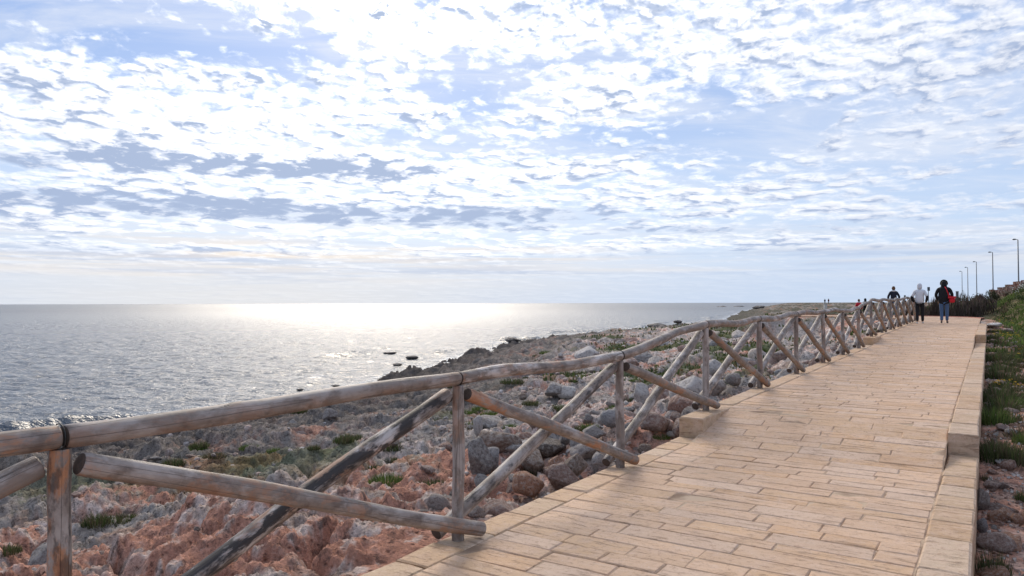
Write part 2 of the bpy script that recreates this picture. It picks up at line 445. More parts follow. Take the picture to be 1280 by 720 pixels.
M_end, n, b = newmat('log_end_grain')
tc = n.new('ShaderNodeTexCoord').outputs['Object']; a = n.noise(tc, 40, 5, .7)
n.link(n.mix(a, (.02, .017, .016), (.13, .095, .075)), b.inputs['Base Color']); b.inputs['Roughness'].default_value = .9
bump(n, b, a, .8, .004)

def simple(name, colr, rough=.7, var=.35, scale=30, spec=.3, metal=0.):
    m, n, b = newmat(name); tc = n.new('ShaderNodeTexCoord').outputs['Object']; a = n.noise(tc, scale, 5, .6)
    n.link(n.mix(a, tuple(c*(1-var) for c in colr), tuple(min(1, c*(1+var)) for c in colr)), b.inputs['Base Color'])
    b.inputs['Roughness'].default_value = rough; b.inputs['Specular IOR Level'].default_value = spec; b.inputs['Metallic'].default_value = metal
    bump(n, b, a, .3, .004); return m
M_wire = simple('dark_wire', (.02, .02, .02), .5)
M_pole = simple('galvanised_pole', (.12, .13, .14), .5, .2)
M_lamp = simple('lamp_housing', (.09, .10, .11), .5, .2)
M_skin = simple('skin', (.50, .30, .21), .6, .08)
M_white = simple('white_cotton', (.62, .63, .66), .9, .06)
M_black = simple('black_cloth', (.012, .012, .015), .85, .3)
M_navy = simple('navy_cloth', (.014, .016, .03), .8, .3)
M_jeans = simple('blue_denim', (.07, .12, .22), .9, .25)
M_red = simple('red_cloth', (.55, .015, .03), .6, .15)
M_olive = simple('dark_fur_trim', (.03, .028, .018), 1, .5)
M_hair = simple('brown_hair', (.11, .055, .025), .7, .4)
M_shoe = simple('dark_shoe', (.03, .03, .032), .6, .2)
M_shoew = simple('white_sole', (.55, .53, .5), .6, .1)
M_post = simple('pale_concrete', (.55, .52, .47), .8, .15)
M_brick = rockmat('red_stone', lambda n, oi: n.attr('tint'), .3)
# foliage: colour attribute, slightly translucent
M_leaf = bpy.data.materials.new('foliage'); M_leaf.use_nodes = True; t_ = M_leaf.node_tree; t_.nodes.clear(); n = NT(t_)
ti = n.attr('tint'); oi = n.new('ShaderNodeObjectInfo')
df = n.new('ShaderNodeBsdfPrincipled'); df.inputs['Roughness'].default_value = .6; df.inputs['Specular IOR Level'].default_value = .2
n.link(ti, df.inputs['Base Color']); tr = n.new('ShaderNodeBsdfTranslucent'); n.link(ti, tr.inputs[0])
mx = n.new('ShaderNodeMixShader'); mx.inputs[0].default_value = .35
t_.links.new(df.outputs[0], mx.inputs[1]); t_.links.new(tr.outputs[0], mx.inputs[2])
oo = n.new('ShaderNodeOutputMaterial'); t_.links.new(mx.outputs[0], oo.inputs[0])

# sea water
M_sea, n, b = newmat('sea_water')
tc = n.new('ShaderNodeTexCoord').outputs['Object']
pos = n.sep(tc); dist = n.m('SQRT', pos[0]*pos[0]+pos[1]*pos[1])
fo = n.attr('foam', 'Fac')*n.ss(n.noise(tc, 1.7, 6, .7), .46, .60); n.link(n.mix(fo, (.11, .128, .152), (.75, .77, .78)), b.inputs['Base Color']); b.inputs['IOR'].default_value = 1.333; b.inputs['Specular IOR Level'].default_value = .5
n.link(n.lin(dist, 20, 500, .24, .40), b.inputs['Roughness'])
w1 = n.noise(n.mapv(tc, (.6, 1.0, 1)), 2.2, 5, .62, .2); w2 = n.noise(n.mapv(tc, (.5, 1.0, 1)), .75, 5, .65, .2); w3 = n.noise(n.mapv(tc, (.4, 1, 1)), .09, 4, .6, .3)
bump(n, b, w1*.42+w2*1.25+w3*.25, 1.0, .75)
bn = [q for q in n.t.nodes if q.type == 'BUMP'][0]; n.link(n.m('ADD', n.lin(dist, 40, 300, .30, 0), n.lin(dist, 100, 3000, .60, .40)), bn.inputs['Strength'])

# ------------------------------------------------------------ terrain
def build_terrain():
    a_in = np.radians(np.linspace(-41, 44, 800)); a_out = np.radians(np.linspace(44, 319, 70)[1:-1])
    ang = np.concatenate([a_in, a_out]); nr = 800
    rr = np.exp(np.linspace(math.log(.9), math.log(6000), nr)); rr = np.where(rr > 0, rr, rr)
    # finer between 2 and 120 m
    u = np.linspace(0, 1, nr); lo = math.log(.9); mid = math.log(2.2); hi = math.log(140); end = math.log(6500)
    rr = np.exp(np.interp(u, [0, .03, .90, 1], [lo, mid, hi, end]))
    A, RR = np.meshgrid(ang, rr, indexing='xy')      # rows radius
    x = RR*np.sin(A); y = RR*np.cos(A)
    z, q = ground(x, y, True)
    z = np.where(z < SEA-2.5, SEA-2.5, z)
    na = len(ang)
    idx = np.arange(nr*na).reshape(nr, na)
    nx = np.roll(idx, -1, 1)
    f = np.stack([idx[:-1], idx[1:], nx[1:], nx[:-1]], -1).reshape(-1, 4)
    dd = q['d']; keep = (dd > -7); kf = keep.reshape(-1)[f].any(1); f = f[kf]
    used = np.unique(f); rm = np.full(nr*na, -1, np.int64); rm[used] = np.arange(len(used))
    f = rm[f]
    pick = lambda v: np.asarray(v).reshape(-1)[used]
    x, y, z = pick(x), pick(y), pick(z); Q = {k: pick(v) for k, v in q.items()}
    me = npmesh('ground', np.stack([x, y, z], 1), f[:, ::-1])
    s, t, r, d, w = Q['s'], Q['t'], Q['r'], Q['d'], Q['w']
    # kinds of rock, soil and plants as albedo
    red = np.array([.38, .195, .14]); pink = np.array([.41, .285, .235]); gry = np.array([.275, .245, .225]); pale = np.array([.55, .49, .45])
    blk = np.array([.055, .048, .046]); brn = np.array([.20, .125, .088]); grn = np.array([.062, .080, .030]); drk = np.array([.10, .088, .080])
    def mixc(c, k, v): return c*(1-k[:, None])+np.asarray(v)*k[:, None]
    n1 = fbm(x*.5, y*.5, 5, 71)*1.6; n2 = fbm(x*1.7, y*1.7, 5, 73)*1.6; n3 = fbm(x*5, y*5, 4, 75)*1.6; n4 = fbm(x*.13, y*.13, 4, 77)*1.6
    c = np.tile(gry, (len(x), 1))
    nearred = np.clip(1-(r-4.5)/9, 0, 1)
    kr = sst(n1+n3*.35+nearred*.75+.12*sst(w, 7, 2), .05, .45)
    c = mixc(c, kr, red); c = mixc(c, sst(n2+n3*.3, .0, .5)*.75, pink)
    c = mixc(c, sst(n3+n2*.5+Q['rel']*1.5, .18, .55)*.65, pale)
    c = mixc(c, sst(n2*.6-n1*.5+n3*.3, .22, .5)*.6, brn)
    c = mixc(c, sst(n1*-.8+n3*.4-nearred*.2, .2, .5)*.7, gry)
    ks = sst(d+n1*2.5, 13, 4.5); c = mixc(c, ks*.88, drk); c = mixc(c, sst(d+n2*1.5, 4.2, 1.8)*.8, blk)
    c = mixc(c, sst(n4*1.2+n2*.35, .12, .42)*sst(d, 5, 11)*sst(r, 12, 18)*.55, np.array([.085, .085, .045]))   # low dry herbs
    c = mixc(c, sst(n4*1.3+n3*.3+.05, .22, .42)*sst(w, .8, 2.2)*sst(r, 9, 13)*sst(d, 8, 12)*.8, grn)
    # far flats carry herbs
    c = mixc(c, sst(r, 45, 80)*sst(n4+n2*.5, -.35, .25)*sst(d, 8, 20)*.75, np.array([.075, .078, .042]))
    c = mixc(c, sst(r, 55, 110)*(.55+.4*sst(n4+n2*.6, -.3, .3)), np.array([.060, .056, .040]))
    # to the right of the path: red earth then herbs
    kr = sst(t, -.3, 0)
    rc = mixc(mixc(np.tile(np.array([.40, .21, .15]), (len(x), 1)), sst(n3, -.1, .4)*.6, [.42, .31, .26]), sst(n2+.12, .0, .3)*.75*sst(s, 7, 12)+0*s, [.075, .068, .035])
    c = c*(1-kr[:, None])+rc*kr[:, None]
    kb = np.maximum(sst(s, 49, 53)*sst(t, -14, -8), sst(t, 0, 2)*sst(s, 20, 34)); c = mixc(c, kb*.85, np.array([.07, .072, .032])*1)
    c = mixc(c, sst(w, .5, .0)*sst(t, -1, -2)*.6*sst(n2, -.4, .3), [.38, .24, .17])
    vcol(me, 'albedo', np.clip(c, .01, .8))
    o = add('ground', me, M_ground); tag(o, kind='structure'); o['label'] = 'rocky reddish and grey limestone coast'
    return o
build_terrain()

# ------------------------------------------------------------ sea
def build_sea():
    ang = np.radians(np.concatenate([np.linspace(-80, 25, 620), np.linspace(25, 280, 40)[1:-1]]))
    u = np.linspace(0, 1, 620); rr = np.exp(np.interp(u, [0, .04, .86, 1], [math.log(2), math.log(14), math.log(320), math.log(45000)]))
    A, RR = np.meshgrid(ang, rr); x = RR*np.sin(A); y = RR*np.cos(A)
    fade = 1-sst(RR, 160, 300)
    xs = x*.8+y*.15; ys = y+x*.35
    z = ridge(xs*.30, ys*.55, 3, 91)*.10+fbm(xs*.8, ys*1.5, 3, 95)*.10
    d = shore_d(x, y)
    crest = np.exp(-((d+4.5+fbm(x*.12, y*.12, 2, 97)*3)/.55)**2)*sst(fbm(x*.08, y*.08, 2, 99), -.15, .25)*.42
    crest += np.exp(-((d+10+fbm(x*.1, y*.1, 2, 98)*4)/.6)**2)*sst(fbm(x*.09+4, y*.09, 2, 96), .0, .35)*.30
    z = (z-.10)*fade*sst(d, 1, -3)+crest*fade+SEA
    na = len(ang); idx = np.arange(x.size).reshape(x.shape); nx = np.roll(idx, -1, 1)
    f = np.stack([idx[:-1], idx[1:], nx[1:], nx[:-1]], -1).reshape(-1, 4)
    dd = d.reshape(-1); f = f[(dd[f] < 6).any(1)]
    used = np.unique(f); rm = np.full(x.size, -1, np.int64); rm[used] = np.arange(len(used)); f = rm[f]
    me = npmesh('sea', np.stack([x.reshape(-1)[used], y.reshape(-1)[used], z.reshape(-1)[used]], 1), f[:, ::-1])
    fm = (np.exp(-((d+.2)/1.3)**2)+.55*np.exp(-((d+5.2+fbm(x*.12, y*.12, 2, 97)*3)/1.0)**2)*sst(fbm(x*.2, y*.2, 2, 93), -.1, .3)).reshape(-1)[used]; vcol(me, 'foam', np.stack([fm]*3, 1))
    o = add('sea', me, M_sea); tag(o, kind='structure'); o['label'] = 'silvery choppy sea out to the horizon'
build_sea()

# ------------------------------------------------------------ promenade
rnd = random.Random(7)
prom = empty('promenade', (0, 0, 0)); tag(prom, kind='structure'); prom['label'] = 'promenade of pale sandstone slabs with raised edge stones, running to the bend'
def stone_shape(s0, s1, ta, tb, zf, zthick=.12, jit=.0045, ch=.0055, dz=None, tilt=0.):
    """a slab with worn edges; returns verts, faces. ta,tb may be functions of s"""
    fa = ta if callable(ta) else (lambda s: ta); fb = tb if callable(tb) else (lambda s: tb)
    J = lambda: rnd.uniform(-jit, jit)
    dz = rnd.uniform(-.0035, .0035) if dz is None else dz
    ts = rnd.uniform(-1, 1)*.003; tt = rnd.uniform(-1, 1)*.003
    out = []; L = abs(fb(s0)-fa(s0)); ns = 2 if L < .35 else 3
    ring = []
    for i in range(ns+1): ring.append((s0+J(), fa(s0)+(fb(s0)-fa(s0))*i/ns+(J() if 0 < i < ns else J())))
    for i in range(ns+1): ring.append((s1+J(), fb(s1)-(fb(s1)-fa(s1))*i/ns+J()))
    cs = sum(p[0] for p in ring)/len(ring); ct = sum(p[1] for p in ring)/len(ring)
    m = len(ring); v = []
    def P(s, t, z):
        X, Y = xy(s, t); return (X, Y, z)
    for s, t in ring: v.append(P(s, t, zf(s)-zthick))
    for s, t in ring: v.append(P(s, t, zf(s)-ch-rnd.uniform(0, .004)+dz))
    for s, t in ring:
        k = ch*rnd.uniform(.8, 2.0); ds = cs-s; dt = ct-t
        s2 = s+math.copysign(min(k, abs(ds)*.4), ds); t2 = t+math.copysign(min(k, abs(dt)*.4), dt)
        v.append(P(s2, t2, zf(s)+dz+ts*(s-cs)*4+tt*(t-ct)*3))
    f = []
    for k in range(m):
        a, b2 = k, (k+1) % m
        f.append([a, b2, m+b2, m+a]); f.append([m+a, m+b2, 2*m+b2, 2*m+a])
    f.append([2*m+k for k in range(m)])
    return v, f
def fixn(me):
    bm = bmesh.new(); bm.from_mesh(me); bmesh.ops.recalc_face_normals(bm, faces=bm.faces); bm.to_mesh(me); bm.free()
def tone():
    k = rnd.random()
    if k < .55: c = (.61, .405, .262)
    elif k < .75: c = (.61, .395, .235)
    elif k < .92: c = (.62, .44, .315)
    else: c = (.58, .36, .205)
    q = rnd.uniform(.92, 1.09); return (c[0]*q, c[1]*q, c[2]*q)
def toneo():
    q = rnd.uniform(.9, 1.12); return rnd.choice([(.52*q, .36*q, .225*q), (.53*q, .39*q, .27*q), (.50*q, .32*q, .18*q)])
KL, KR = T_L+.245, T_R-.265
def build_paving():
    s = -3.0; rows = []
    while s < 50.6:
        dep = rnd.choice([.15, .17, .18, .195, .21, .225]); rows.append((s, s+dep)); s += dep
    stones = []; off = 0
    for s0, s1 in rows:
        sm = (s0+s1)/2
        a = KL if sm < 38.3 else float(path_left(np.array(sm))); b2 = KR if sm < 43.2 else float(path_right(np.array(sm)))
        t = a; cuts = [a]
        while t < b2:
            t += rnd.uniform(.32, .78) if sm < 30 else rnd.uniform(.6, 1.2)
            if b2-t < .22: t = b2
            cuts.append(min(t, b2))
        for ca, cb in zip(cuts[:-1], cuts[1:]): stones.append((s0, s1, ca, cb))
    def key(q):
        x, y = xy((q[0]+q[1])/2, (q[2]+q[3])/2)
        if y < 1.5: return 1e9
        px = 640+900*x/y; py = 379+900*CAMZ/y
        if px < -20 or px > 1300 or py > 740: return 1e6+y
        return y
    stones.sort(key=key)
    near = stones[:300]; rest = stones[300:]
    for s0, s1, ca, cb in near:
        gpp = rnd.uniform(.0012, .0034); v, f = stone_shape(s0+gpp, s1-gpp, ca+gpp, cb-gpp, path_z, .28)
        cx = sum(p[0] for p in v)/len(v); cy = sum(p[1] for p in v)/len(v); me = pymesh('paving_stone', v, f); fixn(me); vcol(me, 'tint', [tone()]*len(v))
        add('paving_stone', me, M_pave, prom)
    mb = MB()
    for s0, s1, ca, cb in rest:
        gpp = rnd.uniform(.0015, .0042); v, f = stone_shape(s0+gpp, s1-gpp, ca+gpp, cb-gpp, path_z, .28); mb.put(v, f, tone())
    o = mb.build('paving_stones', M_pave, prom, col=True); fixn(o.data); tag(o, kind='stuff')
    # bed of jointing sand under the slabs
    ss_ = np.arange(-3, 50.8, .1); v = []; f = []
    for i, sv in enumerate(ss_):
        a = float(path_left(np.array(sv)))+.03; b2 = float(path_right(np.array(sv)))-.03
        if sv < 38: a = KL-.002
        if sv < 35.2: b2 = KR+.006
        for j in range(9):
            tv = a+(b2-a)*j/8; X, Y = xy(sv, tv); v.append((X, Y, float(path_z(sv))-.0062+.0035*math.sin(sv*3.1+j*2.1)*math.sin(sv*1.3+j)))
    for i in range(len(ss_)-1):
        for j in range(8): f.append([i*9+j, i*9+j+1, (i+1)*9+j+1, (i+1)*9+j])
    me = pymesh('sand_bed', v, f); fixn(me); add('sand_bed', me, M_bed, prom)
    # kerbs: flush until the block, raised behind it
    def kerb(ta, tb, s_from, s_to, zfun, depth, lo, hi, first=None):
        s = s_from; k = 0
        while s < s_to-.05:
            L = first if (first and k == 0) else rnd.uniform(lo, hi); e = min(s+L, s_to)
            if s_to-e < .2: e = s_to
            g_ = rnd.uniform(.003, .007)
            v, f = stone_shape(s+g_, e-g_, ta, tb, zfun, depth, .005, .009, dz=rnd.uniform(-.003, .004))
            me = pymesh('kerb_stone', v, f); fixn(me); vcol(me, 'tint', [toneo()]*len(v)); o = add('kerb_stone', me, M_pave, prom)
            s = e; k += 1
    KRi = KR+.008
    kerb(KRi, T_R, -2, 8.45, lambda s: .004, .34, .34, .75)
    kerb(KRi, T_R, 8.46, 25.2, lambda s: float(np.interp(s, [8.4, 12, 25.2], [.228, .262, .335])), .48, .40, .80, .62)
    kerb(KRi, T_R, 25.21, 35.2, lambda s: float(np.interp(s, [25, 36], [.575, .655])), .6, .6, 1.0)
    kerb(T_L, KL-.001, -2, 7.93, lambda s: .001, .34, .32, .60)
    kerb(T_L+.0, KL+.03, 7.94, 9.2, lambda s: .225, .5, 1.26, 1.27, 1.26)
    kerb(T_L, KL-.003, 9.21, 22.5, lambda s: float(np.interp(s, [9, 22.5], [.235, .335])), .5, .5, .9)
    kerb(T_L-.02, KL+.05, 22.51, 23.8, lambda s: .535, .6, 1.28, 1.29, 1.28)
    kerb(T_L, KL-.003, 23.81, 38.2, lambda s: float(np.interp(s, [23.8, 24.2, 36, 42], [.537, .545, .655, .705])), .6, .6, 1.0)
    # red edging strip round the bend
    mb = MB(); prev = None
    for sv in np.concatenate([np.arange(43.2, 50.9, .25), [50.92]]):
        tv = float(path_right(np.array(sv))); X, Y = xy(sv, tv); zz = float(path_z(sv)); nrm = Vector(xy(sv, tv)+(0,))-Vector(xy(43, -8.4)+(0,)); nrm.normalize()
        cur = [Vector((X, Y, zz-.3))+nrm*.0, Vector((X, Y, zz+.03)), Vector((X, Y, zz+.03))+nrm*.15, Vector((X, Y, zz-.3))+nrm*.15]
        if prev: mb.put(prev+cur, [[0, 1, 5, 4], [1, 2, 6, 5], [2, 3, 7, 6]], (.42, .12, .09))
        prev = cur
    for tv in np.arange(-8, -10.4, -1.0):
        zz = .70; a = xy(50.95, tv); b3 = xy(50.95, tv-1.0); c3 = xy(51.1, tv-1.0); d3 = xy(51.1, tv)
        mb.put([a+(zz+.03,), b3+(zz+.03,), c3+(zz+.03,), d3+(zz+.03,), a+(zz-.2,), b3+(zz-.2,)], [[0, 1, 2, 3], [0, 4, 5, 1]], (.42, .12, .09))
    o = mb.build('edging_strip', M_pave, prom, col=True); fixn(o.data)
build_paving()

# ------------------------------------------------------------ fence
fence = empty('wooden_fence', xy(3.7, -2.9)+(0,))
tag(fence, 'rustic fence of weathered round logs with crossed braces along the promenade', 'fence')
def log(name, a, b2, r0, r1, colr, bend=.012, knots=2, nseg=None, seed=None):
    """a round log from a to b in its own long axis, slightly crooked, with knots and cut ends"""
    a = Vector(a); b2 = Vector(b2); L = (b2-a).length; q = (b2-a).to_track_quat('Z', 'Y')
    rg = random.Random(rnd.random() if seed is None else seed); nz = nseg or max(8, int(L*14)); na = 18
    ph = [rg.uniform(0, 6.28) for _ in range(6)]; kn = [(rg.uniform(.15, .9)*L, rg.uniform(0, 6.28), rg.uniform(.006, .014)) for _ in range(knots)]
    v = []; f = []
    def ring(z, k=1.):
        u = z/L; cx = bend*math.sin(u*3.1+ph[0])*math.sin(u*math.pi)+bend*.4*math.sin(u*11+ph[1])*math.sin(u*math.pi); cy = bend*math.sin(u*4.3+ph[2])*math.sin(u*math.pi)
        r = .90*(r0+(r1-r0)*u)*(1+.03*math.sin(u*9+ph[3])+.018*math.sin(u*23+ph[4]))
        for i in range(na):
            th = 2*math.pi*i/na; rr = r*(1+.03*math.sin(2*th+ph[5]+u*2)+.02*math.sin(3*th+ph[1])+.012*math.sin(7*th+z*9))
            for kz, kt, ka in kn:
                dth = (th-kt+math.pi) % (2*math.pi)-math.pi; rr += ka*math.exp(-((z-kz)/.035)**2-(dth/.5)**2)
            rr *= k; v.append((cx+rr*math.cos(th), cy+rr*math.sin(th), z))
    ring(0, .55); ring(0.0015, .90); ring(.008, .985)
    for i in range(1, nz): ring(L*i/nz)
    ring(L-.008, .985); ring(L-.0015, .90); ring(L, .55)
    m = len(v)//na
    for i in range(m-1):
        for k in range(na): f.append([i*na+k, i*na+(k+1) % na, (i+1)*na+(k+1) % na, (i+1)*na+k])
    f.append(list(range(na))[::-1]); f.append([(m-1)*na+k for k in range(na)])
    me = pymesh(name, v, f, True); me.materials.append(M_wood); me.materials.append(M_end)
    mi = [0]*len(f)
    for i in range(len(f)):
        if i < na or (m-2)*na <= i < (m-1)*na or i >= len(f)-2: mi[i] = 1
    me.polygons.foreach_set('material_index', mi)
    o = bpy.data.objects.new(name, me); COL.objects.link(o); o.parent = fence; o.matrix_parent_inverse = Matrix.Translation(-fence.location)
    o.rotation_mode = 'QUATERNION'; o.rotation_quaternion = q; o.location = a; o.color = tuple(colr)+(1,)
    return o
TF = -2.885
PS = [-1.12, 1.31, 3.71, 6.17, 8.60, 11.02, 13.5, 15.98, 18.4, 20.9, 23.35, 25.8, 28.2, 30.6, 33.0, 35.4, 37.7]
def fb(s):   # base the posts stand on
    if s < 7.9: return 0.
    if s < 9.25: return .225
    if s < 22.4: return float(np.interp(s, [9, 22.5], [.235, .335]))
    return float(np.interp(s, [22.5, 24.2, 36, 42], [.535, .545, .655, .705]))
tops = []
for i, s in enumerate(PS):
    z0 = fb(s); X, Y = xy(s, TF+rnd.uniform(-.01, .01)); h = 1.005+rnd.uniform(-.012, .012)
    if i <= 4: h = (1.0, .995, 1.0, .995, 1.0)[i]
    cl = {1: (.42, .85, .3), 2: (.22, .25, .5), 3: (.15, .1, .6)}.get(i, (rnd.uniform(.1, .3), rnd.uniform(0, .4), rnd.uniform(.2, .7)))
    log('post', (X, Y, z0-.02), (X, Y, z0+h), .046, .043, cl, .006, 1)
    tops.append((s, z0+h))
tops.insert(0, (-3.5, .99))
for i in range(len(tops)-1):
    (sa, za), (sb, zb) = tops[i], tops[i+1]
    kc = {2: (.12, .15, .35), 1: (.1, .55, .3), 3: (.25, .35, 1.0)}.get(i, (rnd.uniform(.05, .3), rnd.uniform(0, .35), rnd.uniform(.4, 1)))
    ra = .050; xa, ya = xy(sa+.012, TF); xb, yb = xy(sb-.006, TF)
    if i in (3, 4, 5):      # crooked rails
        pass
    log('top_rail', (xa, ya, za+.042), (xb, yb, zb+.042), .052 if i != 3 else .047, .050, kc, .012 if i < 3 else .03, 3)
for i in range(len(PS)-1):
    sa, sb = PS[i], PS[i+1]; za, zb = fb(sa), fb(sb); ta = tops[i+1][1]; tb = tops[i+2][1]
    # brace on the path side: from the head of this post down past the foot of the next
    x0, y0 = xy(sa+.05, TF+.035); x1, y1 = xy(sb+.135, TF+.092)
    cA = {1: (.22, .35, .45), 2: (.22, .75, .4), 3: (.3, .55, .2)}.get(i, (rnd.uniform(.2, .45), rnd.uniform(.3, .8), rnd.uniform(.0, .3)))
    z1 = zb+.052
    log('brace', (x0, y0, ta-.062), (x1, y1, z1), .050, .050, cA, .012, 2)
    x0, y0 = xy(sb-.05, TF-.045); x1, y1 = xy(sa-.10, TF-.10)
    cB = {1: (.60, .45, 1.0), 2: (.50, .05, .55), 0: (.1, .1, .6)}.get(i, (rnd.uniform(.1, .5), rnd.uniform(0, .2), rnd.uniform(.4, 1)))
    o = log('brace', (x0, y0, tb-.062), (x1, y1, za+.05), .050 if i != 1 else .056, .052, cB, .014, 2)
    # wire tie round rail and post head
for i, s in enumerate(PS):
    if i not in (1, 3, 6): continue
    X, Y = xy(s-.004, TF); zt = tops[i+1][1]; mb = MB()
    pts = []
    for k in range(17):
        th = 2*math.pi*k/16; rr = .0495; n_ = Vector((DY, -DX, 0)); pts.append(Vector((X, Y, zt+.042))+n_*rr*math.cos(th)+Vector((0, 0, rr*math.sin(th))))
    mb.tube(pts, .0026, 6, False); o = mb.build('wire_tie', M_wire, None, True); o.parent = fence; o.matrix_parent_inverse = Matrix.Translation(-fence.location)

# ------------------------------------------------------------ boulders and stones
def boulder_mesh(seed, facets=7, rough=.06, flat=1., sub=3, name='boulder'):
    rg = random.Random(seed); bm = bmesh.new(); bmesh.ops.create_icosphere(bm, subdivisions=sub, radius=1)
    planes = []
    for k in range(facets):
        n_ = Vector((rg.gauss(0, 1), rg.gauss(0, 1), rg.gauss(0, .8))).normalized(); planes.append((n_, rg.uniform(.52, .84)))
    v = np.array([q.co[:] for q in bm.verts])
    off = rg.uniform(0, 90)
    dsp = fbm(v[:, 0]*1.3+off, v[:, 1]*1.3+v[:, 2]*1.7, 3, seed)*.30+fbm(v[:, 0]*4+off+v[:, 2]*3, v[:, 1]*4-v[:, 2]*3, 3, seed+3)*rough*2
    for i, q in enumerate(bm.verts):
        p = q.co*(1+float(dsp[i]))
        for n_, d_ in planes:
            e = p.dot(n_)-d_
            if e > 0: p = p-n_*e*.97
        q.co = Vector((p.x, p.y, p.z*flat))
    bmesh.ops.recalc_face_normals(bm, faces=bm.faces)
    me = bpy.data.meshes.new(name); bm.to_mesh(me); bm.free(); me.shade_smooth(); me.materials.append(M_rock); return me
BR = [boulder_mesh(10+i, 10, .07, .85) for i in range(4)]             # rounded
BA = [boulder_mesh(30+i, 17, .12, .8) for i in range(6)]             # angular, pitted
BF = [boulder_mesh(50+i, 9, .05, .45) for i in range(4)]             # flat slabs
GREY = (.29, .27, .262); PALE = (.46, .44, .43); BROWN = (.25, .19, .155); PINK = (.35, .245, .21); RUST = (.40, .215, .14); DARK = (.075, .067, .062); WHITE = (.56, .54, .52)
def boulder(px, py, wpx, hpx, kind, colr, label, rz=0., tilt=0., group=None, name='boulder', sink=.12, depth=1.):
    """px, py: foot of the stone in the photograph; size in its pixels"""
    p = at(px, py); k = p.y/900; w_ = wpx*k/2*1.12; h_ = hpx*k/2*1.18
    me = kind[rnd.randrange(len(kind))]; fl = {id(BR): .85, id(BA): .8, id(BF): .45}[id(kind)]
    o = bpy.data.objects.new(name, me); COL.objects.link(o)
    o.scale = (w_, w_*depth*rnd.uniform(.8, 1.1), h_/fl); o.rotation_euler = (rnd.uniform(-.1, .1), tilt, rz if rz else rnd.uniform(-.3, .3))
    o.location = (p.x, p.y+w_*.5, gz(p.x, p.y+w_*.5)+h_*(1-sink)); o.location.z = min(o.location.z, p.z+h_*1.1) if group == 'dark boulders along the shore skyline' else max(p.z, min(o.location.z, p.z+h_*1.3))
    j = rnd.uniform(.9, 1.1); o.color = (colr[0]*j, colr[1]*j, colr[2]*j, 1); tag(o, label, 'boulder' if name == 'boulder' else 'stone', group)
    return o
G1 = 'boulders piled beside the promenade behind the fence'
for a in [
    (597, 598, 38, 44, BR, GREY, 'blocky grey boulder right of the second post, tallest of the pair there'),
    (614, 590, 30, 26, BR, (.34, .33, .34), 'smooth pale grey boulder leaning on the tall blocky one'),
    (623, 567, 52, 36, BA, BROWN, 'large brown pitted boulder behind the two smooth grey ones'),
    (598, 556, 15, 24, BR, PALE, 'narrow upright pale boulder left of the big brown pitted one'),
    (603, 612, 28, 26, BA, GREY, 'round speckled grey boulder at the foot of the blocky one by the brace'),
    (661, 626, 48, 32, BA, RUST, 'orange topped boulder touching the edge stones between second and third posts'),
    (702, 614, 46, 31, BR, PINK, 'rounded pinkish grey boulder against the edge stones before the third post'),
    (664, 596, 46, 30, BA, BROWN, 'brown pitted boulder resting behind the orange topped one'),
    (694, 592, 26, 19, BA, RUST, 'small square orange block wedged among brown boulders'),
    (718, 596, 36, 32, BA, BROWN, 'tilted dark brown pitted boulder just left of the third post'),
    (748, 590, 22, 26, BA, PALE, 'pale angular boulder at the foot of the third post'),
    (682, 573, 40, 24, BA, (.17, .14, .12), 'dark brown boulder in shade under the crossing braces'),
    (763, 538, 26, 20, BR, (.36, .36, .38), 'round pale grey boulder just left of the third post head brace'),
    (822, 548, 46, 26, BA, PINK, 'long pinkish boulder left of the raised edge block'),
    (803, 504, 32, 28, BA, PALE, 'large light grey boulder seen between third and fourth posts'),
    (694, 499, 30, 16, BR, GREY, 'low grey boulder lying on green herbs beside a white one'),
    (708, 500, 28, 15, BR, WHITE, 'white rounded boulder lying on green herbs beside a grey one'),
    (734, 503, 15, 10, BR, WHITE, 'small white boulder right of the white rounded one'),
    (651, 557, 20, 15, BR, GREY, 'small grey boulder right of the big brown pitted one'),
    (721, 567, 18, 22, BF, PALE, 'pale tilted slab behind the front brace near third post'),
    (706, 566, 16, 20, BR, GREY, 'grey upright stone left of the pale tilted slab'),
    (752, 533, 14, 14, BA, PALE, 'small pale angular boulder beside the round pale grey one'),
    (839, 550, 13, 8, BA, WHITE, 'small white stone touching the near end of the raised edge block'),
    (740, 556, 34, 22, BA, GREY, 'pitted grey boulder behind the third post foot'),
    (668, 540, 22, 12, BA, PINK, 'low pink stone behind the brown boulders'),
    (641, 571, 24, 13, BA, PALE, 'low pale stone between brown boulders under the front brace'),
    (735, 531, 16, 12, BR, GREY, 'small grey stone left of the paired pale boulders'),
    (688, 545, 20, 14, BA, RUST, 'rusty stone behind the crossing of the braces'),
    (805, 568, 20, 12, BR, BROWN, 'brown stone under the long pinkish boulder'),
    (790, 560, 22, 17, BA, GREY, 'squat grey stone right of the third post'),
    (845, 530, 22, 12, BA, PINK, 'pink stone behind the raised edge block'),
    (918, 488, 22, 15, BR, GREY, 'round grey boulder beside the path at the fifth brace'),
    (975, 470, 14, 9, BR, (.36, .37, .39), 'round blue grey boulder beside the path at the sixth brace'),
    (892, 470, 34, 20, BA, PALE, 'pale wedge boulder leaning behind the fifth bay of the fence'),
]:
    boulder(*a, group=G1)
G2 = 'dark boulders along the shore skyline'
